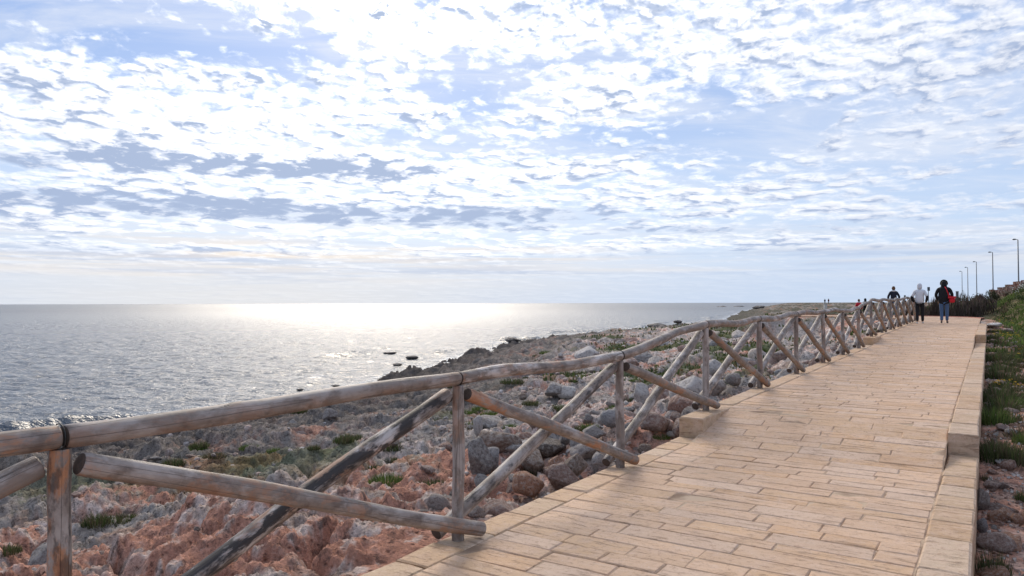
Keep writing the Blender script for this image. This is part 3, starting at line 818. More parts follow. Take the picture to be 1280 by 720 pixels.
for i, a in enumerate([(575, 436, 24, 12), (603, 430, 34, 13), (628, 428, 14, 7), (640, 427, 22, 8), (656, 421, 14, 8), (682, 416, 12, 6), (699, 413, 12, 5), (723, 412, 34, 8), (742, 410, 16, 6), (772, 409, 12, 7), (790, 407, 14, 4), (822, 407, 28, 6), (848, 404, 12, 4), (885, 390, 16, 5), (905, 388, 22, 6), (925, 386, 14, 5), (950, 384, 18, 4)]):
    lab = ['dark round rock at the left foot of the headland skyline', 'broad dark rounded rock on the headland skyline left of the fence brace', 'small dark rock between two broad ones on the headland', 'tall dark double rock crowning the headland', 'dark knob just right of the crowning rock', 'lone small dark rock on the shore skyline', 'small flat dark rock beside the long low one', 'long low dark rock on the shore skyline', 'low dark rock right of the long low one', 'rounded dark rock standing above the shore line', 'thin low dark rock on the shore skyline', 'wide low dark rock behind the fourth rail', 'small dark rock where the rail nears the skyline', 'small far dark rock at the point', 'jagged far dark rock highest on the point', 'far dark rock right of the jagged one', 'faint far rock at the right end of the point'][i]
    o = boulder(a[0], a[1]+1, a[2], a[3], BA if i % 2 else BR, DARK, lab, group=G2, sink=.4 if i < 12 else .05)
for px, py, w_, h_, l in [(515, 447, 17, 6, 'flat black rock awash off the headland'), (488, 441, 22, 3, 'long low black rock awash farthest from the headland'), (497, 456, 16, 5, 'low black rock awash nearest to the headland tip'), (376, 487, 10, 4, 'small black rock awash just above the top rail'), (420, 482, 12, 3, 'flat black rock awash beside the top rail')]:
    p = at(px, py, SEA); k = p.y/900; o = bpy.data.objects.new('sea_rock', BF[0]); COL.objects.link(o); o.scale = (w_*k/2, w_*k/2, h_*k/2/.45*.9); o.location = (p.x, p.y, SEA+.0); o.rotation_euler = (0, 0, px)
    o.color = DARK+(1,); tag(o, l, 'rock', 'rocks awash off the shore')
# right of the path
G3 = 'loose stones on the ground right of the promenade'
for a in [
    (1250, 690, 44, 18, BF, PINK, 'broad flat reddish slab lying right of the edge stones, largest there'),
    (1228, 640, 20, 24, BR, (.36, .31, .29), 'round grey stone close to the edge stones above the flat slab'),
    (1225, 668, 14, 18, BR, (.30, .27, .28), 'upright purplish grey stone leaning on the edge stones'),
    (1256, 588, 24, 9, BA, PALE, 'pale pinkish stone among the herbs right of the raised block'),
    (1252, 540, 16, 9, BR, PINK, 'pink rounded stone lying in dark herbs'),
    (1262, 545, 15, 7, BR, WHITE, 'white rounded stone beside a pink one in dark herbs'),
    (1272, 660, 20, 16, BA, RUST, 'rusty angular stone at the right edge behind the flat slab'),
    (1238, 613, 20, 11, BA, PINK, 'pink angular stone by the edge stones below the raised block'),
    (1246, 411, 22, 5, BF, WHITE, 'long whitish slab in grass near the far raised block'),
    (1262, 416, 14, 5, BF, PINK, 'small pink slab right of the long whitish one'),
    (1236, 424, 10, 5, BA, PALE, 'pale stone beside the far raised edge block'),
]:
    boulder(*a, group=G3, name='stone')
# many more stones, each a thing; pick the ones that show largest, the rest is rubble
def cand():
    out = []
    rg = random.Random(99)
    for k in range(5200):
        s = 4.6+rg.random()**1.25*42; t = -3.15-rg.random()**1.35*(7+s*.55)
        x, y = xy(s, t)
        cl = float(fbm(np.array([x*.22]), np.array([y*.22]), 3, 7)[0])
        if rg.random() > .50+cl*2.0: continue
        if s < 6.5 and rg.random() < .4: continue
        if x/y < -.09 and rg.random() > .10: continue
        size = .032*(1-rg.random())**(-1/1.75)
        size = min(size, .25+.007*s)
        out.append((x, y, size*(1+s*.012), 0))
    for k in range(1300):
        s = 2.5+rg.random()**1.2*34; t = T_R+.10+rg.random()**1.5*(1.3+s*.05)
        x, y = xy(s, t); size = min(.11, .020*(1-rg.random())**(-1/2.0)); out.append((x, y, size, 1))
    for k in range(900):     # scattered on the slabs nearer the sea
        x = rg.uniform(-9, 6); y = rg.uniform(4, 30); s, t = st(x, y)
        if t > -3.3 or abs(x/y) > .78: continue
        size = min(.22, .03*(1-rg.random())**(-1/1.9)); out.append((x, y, size, 2))
    return out
C = cand(); arr = np.array(C); d_ = shore_d(arr[:, 0], arr[:, 1]); s_, t_2 = st(arr[:, 0], arr[:, 1])
ok = (d_ > np.where(arr[:, 1] > 22, 8, 2)) & (arr[:, 1] > 2.5) & (in_path(s_, t_2) > .02+arr[:, 2]*.75) & (np.abs(arr[:, 0]/arr[:, 1]) < .80)
arr = arr[ok]; gzv = ground(arr[:, 0], arr[:, 1]); app = arr[:, 2]/arr[:, 1]; order = np.argsort(-app)
inview = lambda x, y, z: abs(x/y) < .73 and (CAMZ-z)/y*900+379 < 735
singles = 0; piles = MB()
cols3 = [GREY, PINK, BROWN, PALE, PINK, (.31, .19, .15), (.33, .28, .26), (.39, .30, .27), (.30, .27, .26), (.42, .36, .33)]
lowp = []
for q in range(6):
    bm = bmesh.new(); bmesh.ops.create_icosphere(bm, subdivisions=1, radius=1); rg = random.Random(q)
    for v in bm.verts: v.co *= rg.uniform(.72, 1.12)
    lowp.append(([v.co.copy() for v in bm.verts], [[v.index for v in f.verts] for f in bm.faces])); bm.free()
LAB = {0: 'weathered limestone boulder, one of many strewn between the fence and the shore', 1: 'small angular stone, one of many on the red earth right of the promenade', 2: 'small stone lying loose on the bare rock slabs left of the fence'}
CAT = {0: ('boulder', 'boulders strewn between the fence and the shore'), 1: ('stone', 'small stones right of the promenade'), 2: ('stone', 'small stones on the rock slabs')}
CN = {GREY: 'grey', PINK: 'pinkish', BROWN: 'brown', PALE: 'pale', (.33, .28, .26): 'dull grey', (.39, .30, .27): 'rosy', (.30, .27, .26): 'dark grey', (.42, .36, .33): 'light', (.31, .19, .15): 'reddish', (.36, .21, .16): 'red brown', RUST: 'rusty'}
ORD = ['first', 'second', 'third', 'fourth', 'fifth', 'sixth', 'seventh', 'eighth', 'ninth', 'tenth', 'eleventh', 'twelfth', 'thirteenth', 'fourteenth', 'fifteenth', 'sixteenth']
PPX = [640+900*xy(s, TF)[0]/xy(s, TF)[1] for s in PS[1:]]
def seaward(x, y):
    px = 640+900*x/y; k = sum(1 for q in PPX if q < px); s, t = st(x, y)
    a = 'left of the first fence post' if k == 0 else ('between the %s and %s fence posts' % (ORD[k-1], ORD[k]) if k < len(PPX) else 'past the end of the fence')
    return a+(', close behind the fence' if t > -5 else ', midway to the shore' if t > -11 else ', far towards the shore')
def rightside(x, y):
    s, t = st(x, y); a = 'near' if s < 6 else 'below the raised block' if s < 8.4 else 'just past the raised block' if s < 12 else 'halfway along' if s < 18 else 'far along' if s < 25 else 'by the far block'
    b_ = 'touching the edge stones' if t < .25 else 'a step from the edge stones' if t < .9 else 'well clear of the edge stones'
    return b_+', '+{'near': 'at the near right end', 'halfway along': 'halfway along the right side', 'far along': 'far along the right side'}.get(a, a)
def szw(k): return 'large' if k > .20 else 'medium' if k > .10 else 'small'
counts = {0: 0, 1: 0, 2: 0}; LIM = {0: 190, 1: 110, 2: 40}
for i in order:
    x, y, size, kd = arr[i]; kd = int(kd); z = float(gzv[i]); cc_ = rnd.choice(cols3); 
    if kd == 1 and rnd.random() < .85: cc_ = rnd.choice([PINK, (.31, .19, .15), (.36, .21, .16), RUST])
    cn_ = CN[cc_]; j = rnd.uniform(.8, 1.12); cc_ = tuple(c*j for c in cc_)
    if counts[kd] < LIM[kd] and inview(x, y, z):
        kind = rnd.choice([BA, BA, BA, BR, BF] if kd == 0 else [BA, BA, BF]); me = rnd.choice(kind)
        o = bpy.data.objects.new('boulder' if kd == 0 else 'stone', me); COL.objects.link(o)
        a_ = rnd.uniform(.75, 1.25); o.scale = (size*a_, size/a_, size*rnd.uniform(.75, 1.1)); o.rotation_euler = (rnd.uniform(-.35, .35), rnd.uniform(-.35, .35), rnd.uniform(0, 6.28))
        o.location = (x, y, z+size*.16); kw = 'angular' if kind is BA else 'rounded' if kind is BR else 'flat'
        lb = '%s %s %s %s %s' % (szw(size), cn_, kw, CAT[kd][0], rightside(x, y) if kd == 1 else seaward(x, y))
        o.color = cc_+(1,); tag(o, lb, CAT[kd][0], CAT[kd][1]); counts[kd] += 1
    else:
        vs, fs = rnd.choice(lowp); M = Matrix.Translation((x, y, z+size*.25)) @ Euler((rnd.uniform(-.4, .4), rnd.uniform(-.4, .4), rnd.uniform(0, 6.28))).to_matrix().to_4x4() @ Matrix.Diagonal((size*rnd.uniform(.7, 1.2), size, size*rnd.uniform(.55, .95), 1))
        piles.put([M @ v for v in vs], fs, cc_)
o = piles.build('rubble', M_rubble, None, False, True); tag(o, 'loose limestone rubble scattered between the larger stones', 'rubble', kind='stuff')

# gravel right of the path
gb = MB(); rg = random.Random(5)
for k in range(5200):
    s = 2.2+rg.random()**1.6*24; t = T_R+.04+rg.random()**1.2*(1.1+s*.04); x, y = xy(s, t)
    if y < 2: continue
    gb.c; size = rg.uniform(.006, .022)*(1+s*.03); gb.put([(x, y, size)], [], (0, 0, 0)) if False else lowp and None
    if not hasattr(gb, 'q'): gb.q = []
    gb.q.append((x, y, size))
qa_ = np.array(gb.q); gzq = ground(qa_[:, 0], qa_[:, 1])
tet = [Vector((0, 0, 1)), Vector((1, 0, 0)), Vector((-.5, .85, -.1)), Vector((-.6, -.8, 0)), Vector((.1, .1, -.7))]; tf = [[0, 1, 2], [0, 2, 3], [0, 3, 1], [4, 2, 1], [4, 3, 2], [4, 1, 3]]
for (x, y, sz_), z in zip(gb.q, gzq):
    M = Matrix.Translation((x, y, float(z)+sz_*.3)) @ Euler((rg.uniform(0, 6), rg.uniform(0, 6), rg.uniform(0, 6))).to_matrix().to_4x4() @ Matrix.Scale(sz_, 4)
    c = rg.choice([(.30, .19, .15), (.38, .27, .23), (.25, .16, .13), (.42, .37, .34), (.46, .44, .42)]); gb.put([M @ v for v in tet], tf, c)
o = gb.build('gravel', M_rubble, None, False, True); tag(o, 'reddish gravel on the earth right of the promenade', 'gravel', kind='stuff')

# ------------------------------------------------------------ herbs, grass, shrubs
def blades(mb, base, n_, h, spread, cols, rg, lean=.5, wid=.012, flowers=None, fsize=.012):
    for k in range(n_):
        a = rg.uniform(0, 6.283); rr = spread*math.sqrt(rg.random()); x = base[0]+rr*math.cos(a); y = base[1]+rr*math.sin(a)
        hh = h*rg.uniform(.45, 1.1)*(1-.5*(rr/spread)**2); b_ = rg.uniform(0, 6.283); l = lean*hh*rg.uniform(.2, 1)
        ox, oy = math.cos(a)*l*.7+math.cos(b_)*l*.5, math.sin(a)*l*.7+math.sin(b_)*l*.5
        wx, wy = math.cos(b_+1.57)*wid, math.sin(b_+1.57)*wid; z = base[2]
        c = rg.choice(cols); j = rg.uniform(.7, 1.3); c = tuple(q*j for q in c)
        mb.put([(x-wx, y-wy, z), (x+wx, y+wy, z), (x+ox*.4+wx*.8, y+oy*.4+wy*.8, z+hh*.55), (x+ox*.4-wx*.8, y+oy*.4-wy*.8, z+hh*.55), (x+ox, y+oy, z+hh)], [[0, 1, 2, 3], [3, 2, 4]], c)
        if flowers and rg.random() < .25:
            fx, fy, fz = x+ox, y+oy, z+hh; f_ = fsize
            mb.put([(fx-f_, fy, fz), (fx, fy-f_, fz+f_*.3), (fx+f_, fy, fz), (fx, fy+f_, fz+f_*.3)], [[0, 1, 2, 3]], flowers)
GR = [(.055, .082, .024), (.07, .095, .032), (.045, .065, .022), (.095, .105, .045)]
GB = [(.10, .15, .038), (.085, .135, .032), (.135, .165, .05)]
DRY = [(.16, .115, .07), (.12, .09, .06), (.09, .075, .045)]
rg = random.Random(21)
def tuft_mesh(cols, n_, h, sp, fl=None, wid=.012, fs=.012):
    mb = MB(); blades(mb, (0, 0, 0), n_, h, sp, cols, rg, .6, wid, fl, fs); me = pymesh('tuft', mb.v, mb.f); vcol(me, 'tint', mb.c); me.materials.append(M_leaf); return me
TM = [tuft_mesh(GR+DRY[1:], 420, .9, .85, wid=.017) for _ in range(3)]+[tuft_mesh(GB+GR[:1], 420, .8, .85, wid=.017) for _ in range(3)]
TY = [tuft_mesh(GR, 200, .6, .8, (.62, .38, .02), .026, .07) for _ in range(2)]
TB = [tuft_mesh(DRY+GR[:1], 240, .8, .8, wid=.024) for _ in range(2)]
def plant(x, y, w_, h, mesh, label, group, name='plant', cat='plant'):
    o = bpy.data.objects.new(name, mesh); COL.objects.link(o); o.location = (x, y, gz(x, y)-.02); o.scale = (w_/1.6, w_/1.6, h); o.rotation_euler.z = rnd.uniform(0, 6.28); tag(o, label, cat, group); return o
GL = 'green tufts among the rocks left of the fence'
for px, py, wp, hp, l in [(430, 552, 22, 12, 'olive green tuft on rock under the top rail before the second post'), (493, 562, 26, 12, 'dark green tuft behind the charred brace'), (440, 551, 26, 12, 'green tuft left of the dark green one behind the charred brace'), (393, 565, 14, 8, 'small green tuft left of the charred brace'),
                        (155, 650, 34, 12, 'dull green tuft on rock below the near brace'), (125, 660, 30, 18, 'dark green tuft in a hollow right of the nearest post'), (15, 695, 24, 14, 'green tuft at the left edge beside the nearest post'), (612, 522, 20, 12, 'bright green tuft just right of the second post head'), (600, 512, 18, 8, 'small bright green tuft right of the second post'),
                        (735, 535, 22, 10, 'bright green tuft between the pale boulders near the third post'), (700, 515, 24, 10, 'dark green tuft beside the crossing braces'), (725, 540, 20, 9, 'green tuft below the dark green one at the braces'), (826, 553, 18, 8, 'bright green tuft at the near end of the raised edge block'), (664, 505, 20, 8, 'green tuft left of the grey boulder on the herbs'),
                        (715, 470, 36, 9, 'wide low dark green tuft under the third rail'), (640, 480, 26, 8, 'green tuft under the mottled rail'), (786, 500, 20, 9, 'green tuft left of the fourth bay boulder'), (840, 488, 20, 9, 'green tuft left of the fourth post'), (860, 495, 24, 9, 'green tuft behind the fourth post brace'), (375, 515, 26, 9, 'olive tuft on the shore rocks under the rail'), (250, 560, 20, 9, 'thin olive tuft on grey rock'), (560, 485, 20, 6, 'low green tuft behind the charred brace head')]:
    p = at(px, py); k = p.y/900; plant(p.x, p.y, wp*k*1.1, hp*k*1.1, rnd.choice(TM[3:] if 'bright' in l else TM[:3]), l, GL)
rgp = random.Random(4); cnt = 0
while cnt < 110:
    s = 6+rgp.random()**1.1*32; t = -3.3-rgp.random()**1.3*(6+s*.55); x, y = xy(s, t)
    if y < 4 or abs(x/y) > .75 or float(shore_d(np.array([x]), np.array([y]))[0]) < 7: continue
    if float(fbm(np.array([x*.13]), np.array([y*.13]), 4, 77)[0])*1.6 < rgp.uniform(-.25, .25): continue
    sc = rgp.uniform(.15, .42)*(1+s*.02); plant(x, y, sc, sc*rgp.uniform(.3, .55), rgp.choice(TM+TB[:1]), ('wide' if sc > .38 else 'small')+' low green herb tuft '+seaward(x, y), 'low herb tufts between the boulders'); cnt += 1
GRt = 'herb tufts along the right side of the promenade'
for px, py, wp, hp, ms, l in [(1236, 716, 34, 36, TM, 'feathery green tuft at the bottom right corner beside the edge stones'), (1240, 575, 34, 34, TM, 'dark green tuft right below the raised edge block'), (1262, 578, 36, 30, TM, 'dark green tuft second from the raised edge block'), (1240, 530, 38, 30, TM, 'dense dark green tuft beside the edge stones above the raised block'), (1262, 508, 30, 18, TM, 'wide green tuft behind a white stone'),
                            (1250, 475, 40, 22, TM, 'long dark green tuft beside the middle edge stones'), (1246, 452, 34, 14, TM, 'green tuft right of the middle edge stones below yellow flowers'), (1273, 501, 16, 8, TY, 'clump of yellow flowers at the right edge, nearest one'), (1275, 440, 22, 9, TY, 'clump of yellow flowers at the right edge, farther one'), (1240, 440, 24, 10, TM, 'green tuft beside the far edge stones'),
                            (1262, 462, 22, 6, TY, 'thin patch of yellow flowers in the green tufts'), (1275, 555, 20, 22, TM, 'green tuft at the right edge in front of stones'), (1276, 625, 20, 20, TM, 'green tuft at the right edge among red stones'), (1228, 600, 12, 14, TB, 'dry brown tuft against the edge stones')]:
    p = at(px, py); k = p.y/900; plant(p.x, p.y, wp*k*1.05, hp*k*1.15, rnd.choice(ms), l, GRt)
cnt = 0
while cnt < 150:
    s = 8.6+rgp.random()*26; t = T_R+.14+rgp.random()**1.4*(.9+s*.07); x, y = xy(s, t)
    if float(fbm(np.array([x*.6]), np.array([y*.6]), 3, 17)[0]) < rgp.uniform(-.3, .0)-.02*(s-10): continue
    sc = rgp.uniform(.22, .55); plant(x, y, sc, sc*rgp.uniform(.4, .7), rgp.choice(TM[:3]+TM[:3]+TB+TY[:1]), ('wide' if sc > .30 else 'small')+' dark herb tuft '+rightside(x, y), 'small herb tufts right of the promenade'); cnt += 1
# grass of the bank: nobody could count it
mb = MB(); rg = random.Random(8); pts = []
while len(pts) < 7500:
    s = rg.uniform(22, 75); t = rg.uniform(-13, 24); x, y = xy(s, t)
    if x/y > .95 or x/y < .30: continue
    if s < 51.6 and t < .25: continue
    if s > 51 and t < .5 and rg.random() < .8: continue
    pts.append((x, y, s, t))
pa_ = np.array(pts); zz = ground(pa_[:, 0], pa_[:, 1]); nn = fbm(pa_[:, 0]*.22, pa_[:, 1]*.22, 3, 3); nn2 = fbm(pa_[:, 0]*.5, pa_[:, 1]*.5, 3, 13)
for (x, y, s, t), z, q, q2 in zip(pts, zz, nn, nn2):
    cols = GB if q > -.08 else (GR if q > -.25 else DRY+GR[:2])
    yl = (.62, .40, .03) if q2 > .22 and s < 50 else None
    blades(mb, (x, y, float(z)-.02), 7, .22 if s < 50 else .26, .28, cols, rg, .6, .028, yl, .035)
o = mb.build('bank_grass', M_leaf, None, False, True); tag(o, 'rough green grass covering the bank right of and behind the bend', 'grass', kind='stuff')
# low herbs on the far flats
mb = MB(); rg = random.Random(18); pts = []
while len(pts) < 5200:
    y = math.exp(rg.uniform(math.log(22), math.log(150))); x = y*rg.uniform(.02, .62); s, t = st(x, y)
    pts.append((x, y, s, t))
pa_ = np.array(pts); sd_ = shore_d(pa_[:, 0], pa_[:, 1]); zz = ground(pa_[:, 0], pa_[:, 1]); ip = in_path(pa_[:, 2], pa_[:, 3]); nn = fbm(pa_[:, 0]*.13, pa_[:, 1]*.13, 4, 77)*1.6
for (x, y, s, t), z, q, d1, i1 in zip(pts, zz, nn, sd_, ip):
    if d1 < 9 or i1 < .6 or q+rg.uniform(-.3, .3)+(y-40)*.006 < .05: continue
    blades(mb, (x, y, float(z)-.02), 8, .16+.002*y, .3+.005*y, GR+DRY[:1], rg, .6, .02+.0007*y)
o = mb.build('low_herbs', M_leaf, None, False, True); tag(o, 'dark low herbs spread over the flat rocky land beyond the fence', 'ground cover', kind='stuff')

def shrub_mesh(seed, cols, n_=900, lobes=7, leaf=.05, stems=True, reed=False):
    rg = random.Random(seed); mb = MB(); L = [(rg.uniform(-.7, .7), rg.uniform(-.6, .6), rg.uniform(.25, .75), rg.uniform(.28, .5)) for _ in range(lobes)]
    for k in range(n_):
        lx, ly, lz, lr = rg.choice(L)
        d = Vector((rg.gauss(0, 1), rg.gauss(0, 1), rg.gauss(0, 1))).normalized()*lr*rg.uniform(.55, 1.08); p = Vector((lx, ly, lz))+Vector((d.x, d.y, d.z*.8))
        if p.z < 0: p.z = abs(p.z)*.5
        a = Vector((rg.gauss(0, 1), rg.gauss(0, 1), rg.gauss(.3, 1) if not reed else 3)).normalized(); b_ = a.cross(Vector((rg.gauss(0, 1), rg.gauss(0, 1), rg.gauss(0, 1)))).normalized()
        c = rg.choice(cols); j = rg.uniform(.65, 1.35); l = leaf*rg.uniform(.7, 1.4)*(2.2 if reed else 1); w_ = leaf*(.35 if reed else .55)
        mb.put([p-a*l, p+b_*w_, p+a*l, p-b_*w_], [[0, 1, 2, 3]], tuple(q*j for q in c))
    me = pymesh('foliage', mb.v, mb.f); vcol(me, 'tint', mb.c); me.materials.append(M_leaf)
    sb = MB()
    for lx, ly, lz, lr in L: sb.tube([(lx*.15, ly*.15, -.1), (lx*.55, ly*.55, lz*.5), (lx, ly, lz)], [.035, .022, .01], 5)
    ms = pymesh('stem', sb.v, sb.f); vcol(ms, 'tint', [(.08, .06, .045)]*len(sb.v)); ms.materials.append(M_leaf)
    return me, ms
DG = [(.040, .052, .022), (.05, .06, .026), (.06, .055, .035)]; PB = [(.095, .070, .062), (.12, .085, .07), (.075, .055, .05), (.07, .065, .04)]
SHR = [shrub_mesh(1, DG), shrub_mesh(2, DG), shrub_mesh(3, PB, reed=True, leaf=.07), shrub_mesh(4, PB, reed=True, leaf=.07), shrub_mesh(5, [(.065, .095, .03), (.08, .11, .04)]), shrub_mesh(6, GB)]
def shrub(px, py, wpx, hpx, y, k, label, group='shrubs on the bank behind the bend'):
    x = (px-640)/900*y; z = gz(x, y); kk = y/900
    if py: hpx = max(4, (CAMZ+(hy(px)-py)*kk-z+.05)/kk*1.22)
    e = empty('shrub', (x, y, z-.05), rnd.uniform(0, 6.28)); tag(e, label, 'shrub', group)
    a, b_ = SHR[k]; s_ = (wpx*kk/2.1, wpx*kk/2.1, hpx*kk/1.15)
    o1 = bpy.data.objects.new('foliage', a); COL.objects.link(o1); o1.parent = e; o1.scale = s_
    o2 = bpy.data.objects.new('stem', b_); COL.objects.link(o2); o2.parent = e; o2.scale = s_
for a in [
    (1160, 379, 34, 18, 47, 2, 'purplish brown dry thicket behind the person in white, leftmost at the bend'), (1140, 379, 30, 15, 49, 3, 'brown thicket at the end of the fence'), (1176, 379, 30, 17, 47, 3, 'brown dry thicket between the two walkers'),
    (1196, 375, 34, 23, 48, 2, 'dark brown reed thicket right of the person in black'), (1214, 373, 36, 24, 49, 3, 'dark brown reed thicket under the farthest lamps'), (1230, 371, 34, 21, 52, 2, 'brown reed thicket under the third lamp'),
    (1205, 371, 30, 10, 60, 0, 'dark shrub forming the skyline left of the wall'), (1222, 367, 26, 10, 61, 1, 'dark rounded shrub on the skyline below the third lamp'), (1236, 363, 18, 13, 62, 0, 'dark pointed shrub where the wall begins'),
    (1248, 366, 24, 10, 62, 1, 'dark green shrub below the start of the wall'), (1266, 361.5, 26, 9, 60.5, 0, 'broad dark green shrub below the wall'), (1283, 356, 26, 9, 59, 1, 'dark green shrub at the right edge below the wall'),
    (1243, 0, 30, 9, 54, 4, 'mid green shrub in front of the brown thickets'), (1225, 0, 24, 7, 50, 4, 'low green shrub right of the bend'), (1262, 0, 26, 9, 52, 5, 'bright green shrub on the right bank'), (1280, 0, 26, 9, 50, 4, 'green shrub at the right edge of the bank'),
]: shrub(*a)
for px, py, w_, h_, l in [(1110, 0, 18, 7, 'low dark shrub left of the fence end'), (1020, 0, 26, 7, 'dark green shrub seen under the rail of the middle bays'), (1052, 0, 20, 6, 'green shrub behind the middle bays'), (990, 0, 22, 6, 'dark shrub far behind the sixth post')]:
    shrub(px, 0, w_, h_, {1110: 62, 1020: 60, 1052: 56, 990: 80}[px], 1 if px % 2 else 4, l, 'shrubs on the flats beyond the fence')
# white flowers on the bank
p0 = at(1272, 374) if False else None
mb = MB(); rg = random.Random(3)
for k in range(150):
    px = rg.gauss(1272, 7); y = 55+rg.uniform(-1, 1); x = (px-640)/900*y; z = gz(x, y)+rg.uniform(.15, 1.0); f_ = .055
    mb.put([(x-f_, y-.9, z), (x, y-.9-f_, z+.02), (x+f_, y-.9, z), (x, y-.9+f_, z+f_)], [[0, 1, 2, 3]], (.6, .6, .55))
    mb.put([(x-.01, y-.9, z-.4), (x+.01, y-.9, z-.4), (x, y-.9, z)], [[0, 1, 2]], (.07, .10, .03))
o = mb.build('white_flowers', M_leaf, None, False, True); tag(o, 'patch of small white flowers on the bank at the right edge', 'flowers', kind='stuff')

# ------------------------------------------------------------ stone wall on the bank
wall = empty('stone_wall', (0, 0, 0)); wp = [(1236, 366, 66), (1246, 363.5, 65), (1256, 360, 64), (1266, 356.5, 63), (1276, 353, 62), (1290, 351, 61), (1306, 349, 60)]
wall.location = ((1270-640)/900*62, 62, 2.0)
tag(wall, 'low stepped wall of reddish stones along the top of the right bank', 'wall')
def wpt(a, zt): px, py, y = a; return Vector(((px-640)/900*y, y, CAMZ+(379-py+zt)/900*y))
for a, b_ in zip(wp[:-1], wp[1:]):
    A0 = wpt(a, 0); B0 = wpt(b_, 0); d = Vector((B0.x-A0.x, B0.y-A0.y, 0)); L = d.length; u = d/L; nn_ = Vector((-u.y, u.x, 0)); zt = B0.z; x = 0
    while x < L-.05:
        l = min(rnd.uniform(.28, .5), L-x); z = zt+rnd.uniform(-.04, .05)
        for r_ in range(3):
            h = rnd.uniform(.22, .3); p = A0+u*x; c = rnd.choice([(.20, .075, .055), (.16, .07, .055), (.14, .085, .065), (.22, .12, .09)])
            mb = MB(); M = Matrix(((u.x, nn_.x, 0, p.x), (u.y, nn_.y, 0, p.y), (0, 0, 1, z-h), (0, 0, 0, 1))); mb.box(.012, l-.012, rnd.uniform(0, .04), .35, .0, h-.015, M, c)
            o = mb.build('stone', M_brick, None, False, True); o.parent = wall; o.matrix_parent_inverse = Matrix.Translation(-wall.location); z -= h
        x += l
    bpy.context.view_layer.update()

# ------------------------------------------------------------ street lamps, distant posts
def lamp_post():
    e = empty('street_lamp'); H = 9.0
    mb = MB(); mb.tube([(0, 0, -.2), (0, 0, .9), (0, 0, .95), (0, 0, H)], [.14, .13, .10, .06], 10); a = mb.build('pole', M_pole, e, True)
    mb = MB(); mb.tube([(0, 0, H-.04), (-.08, 0, H+.03), (-.30, 0, H+.06)], [.04, .038, .035], 8); mb.build('arm', M_pole, e, True)
    mb = MB(); mb.tube([(-.22, 0, H+.05), (-.30, 0, H+.06), (-.55, 0, H+.05), (-.70, 0, H+.02)], [.04, .08, .10, .04], 8); mb.build('lamp_head', M_lamp, e, True)
    return e
def copy_tree(o, parent=None):
    c = o.copy(); COL.objects.link(c)
    if parent: c.parent = parent
    for ch in o.children: copy_tree(ch, c)
    return c
L0 = lamp_post()
for i, (px, ty, y) in enumerate([(1273.5, 299, 92), (1241.5, 315, 115), (1221, 327, 142), (1210, 334, 166), (1202.8, 339, 188)]):
    e = L0 if i == 0 else copy_tree(L0); x = (px-640)/900*y; top = CAMZ+(hy(px)-ty)/900*y; e.location = (x, y, top-9.06)
    tag(e, ['tallest grey street lamp at the right edge of the view', 'second street lamp from the right on a slim pole', 'middle street lamp of the receding row', 'fourth street lamp from the right, above the dark thickets', 'farthest and smallest street lamp of the row'][i], 'street lamp', 'street lamps along the road beyond the bank')
# small round sign, dark marker post and white pillar far off
e = empty('road_sign', ((1160.5-640)/900*75, 75, gz((1160.5-640)/900*75, 75))); top = CAMZ+(hy(1160)-358.5)/900*75-e.location.z
mb = MB(); mb.tube([(0, 0, -.2), (0, 0, top-.3)], .035, 8); mb.build('post', M_pole, e, True)
mb = MB(); mb.box(-.13, .13, -.07, -.04, top-.42, top-.02); mb.build('sign_plate', M_lamp, e); tag(e, 'small dark sign on a thin pole between the two walkers', 'sign')
x = (1196.5-640)/900*68; e = empty('marker_post', (x, 68, gz(x, 68))); top = CAMZ+(hy(1196)-364)/900*68-e.location.z
mb = MB(); mb.tube([(0, 0, -.3), (0, 0, top-.06), (0, 0, top-.05), (0, 0, top)], [.13, .12, .15, .13], 8); mb.build('shaft', M_pole, e); tag(e, 'short dark post on the skyline right of the person in black', 'post')
x = (1131-640)/900*85; e = empty('marker_post', (x, 85, gz(x, 85))); top = CAMZ+(hy(1131)-369)/900*85-e.location.z
mb = MB(); mb.tube([(0, 0, -.3), (0, 0, top-.3), (0, 0, top-.29), (0, 0, top)], [.05, .05, .12, .10], 8); mb.build('shaft', M_pole, e); tag(e, 'tiny dark post beyond the end of the fence, left of the person in white', 'post')
y = 118; x = (1031.5-640)/900*y; z = gz(x, y); e = empty('pillar', (x, y, z)); top = CAMZ+(hy(1031)-380)/900*y-z
mb = MB(); mb.box(-.22, .22, -.22, .22, -.2, max(top, .8)); mb.box(-.27, .27, -.27, .27, max(top, .8), max(top, .8)+.1); mb.build('shaft', M_post, e); tag(e, 'pale square pillar on the flats below the two tiny walkers', 'pillar')

# ------------------------------------------------------------ people
def skin_obj(name, verts, edges, rad, mat, parent, sub=1, smooth=True):
    me = bpy.data.meshes.new(name); me.from_pydata(verts, edges, []); o = bpy.data.objects.new(name, me); COL.objects.link(o)
    m = o.modifiers.new('s', 'SKIN'); m.use_smooth_shade = True; m.branch_smoothing = .3
    for i, r in enumerate(rad):
        r = r if hasattr(r, '__len__') else (r, r); me.skin_vertices[0].data[i].radius = r
    me.skin_vertices[0].data[0].use_root = True
    ms = o.modifiers.new('d', 'SUBSURF'); ms.levels = sub; ms.render_levels = sub
    dg = bpy.context.evaluated_depsgraph_get(); dg.update(); m2 = bpy.data.meshes.new_from_object(o.evaluated_get(dg)); bpy.data.objects.remove(o)
    m2.materials.clear(); m2.materials.append(mat); o2 = bpy.data.objects.new(name, m2); COL.objects.link(o2)
    if parent: o2.parent = parent
    m2.shade_smooth(); return o2
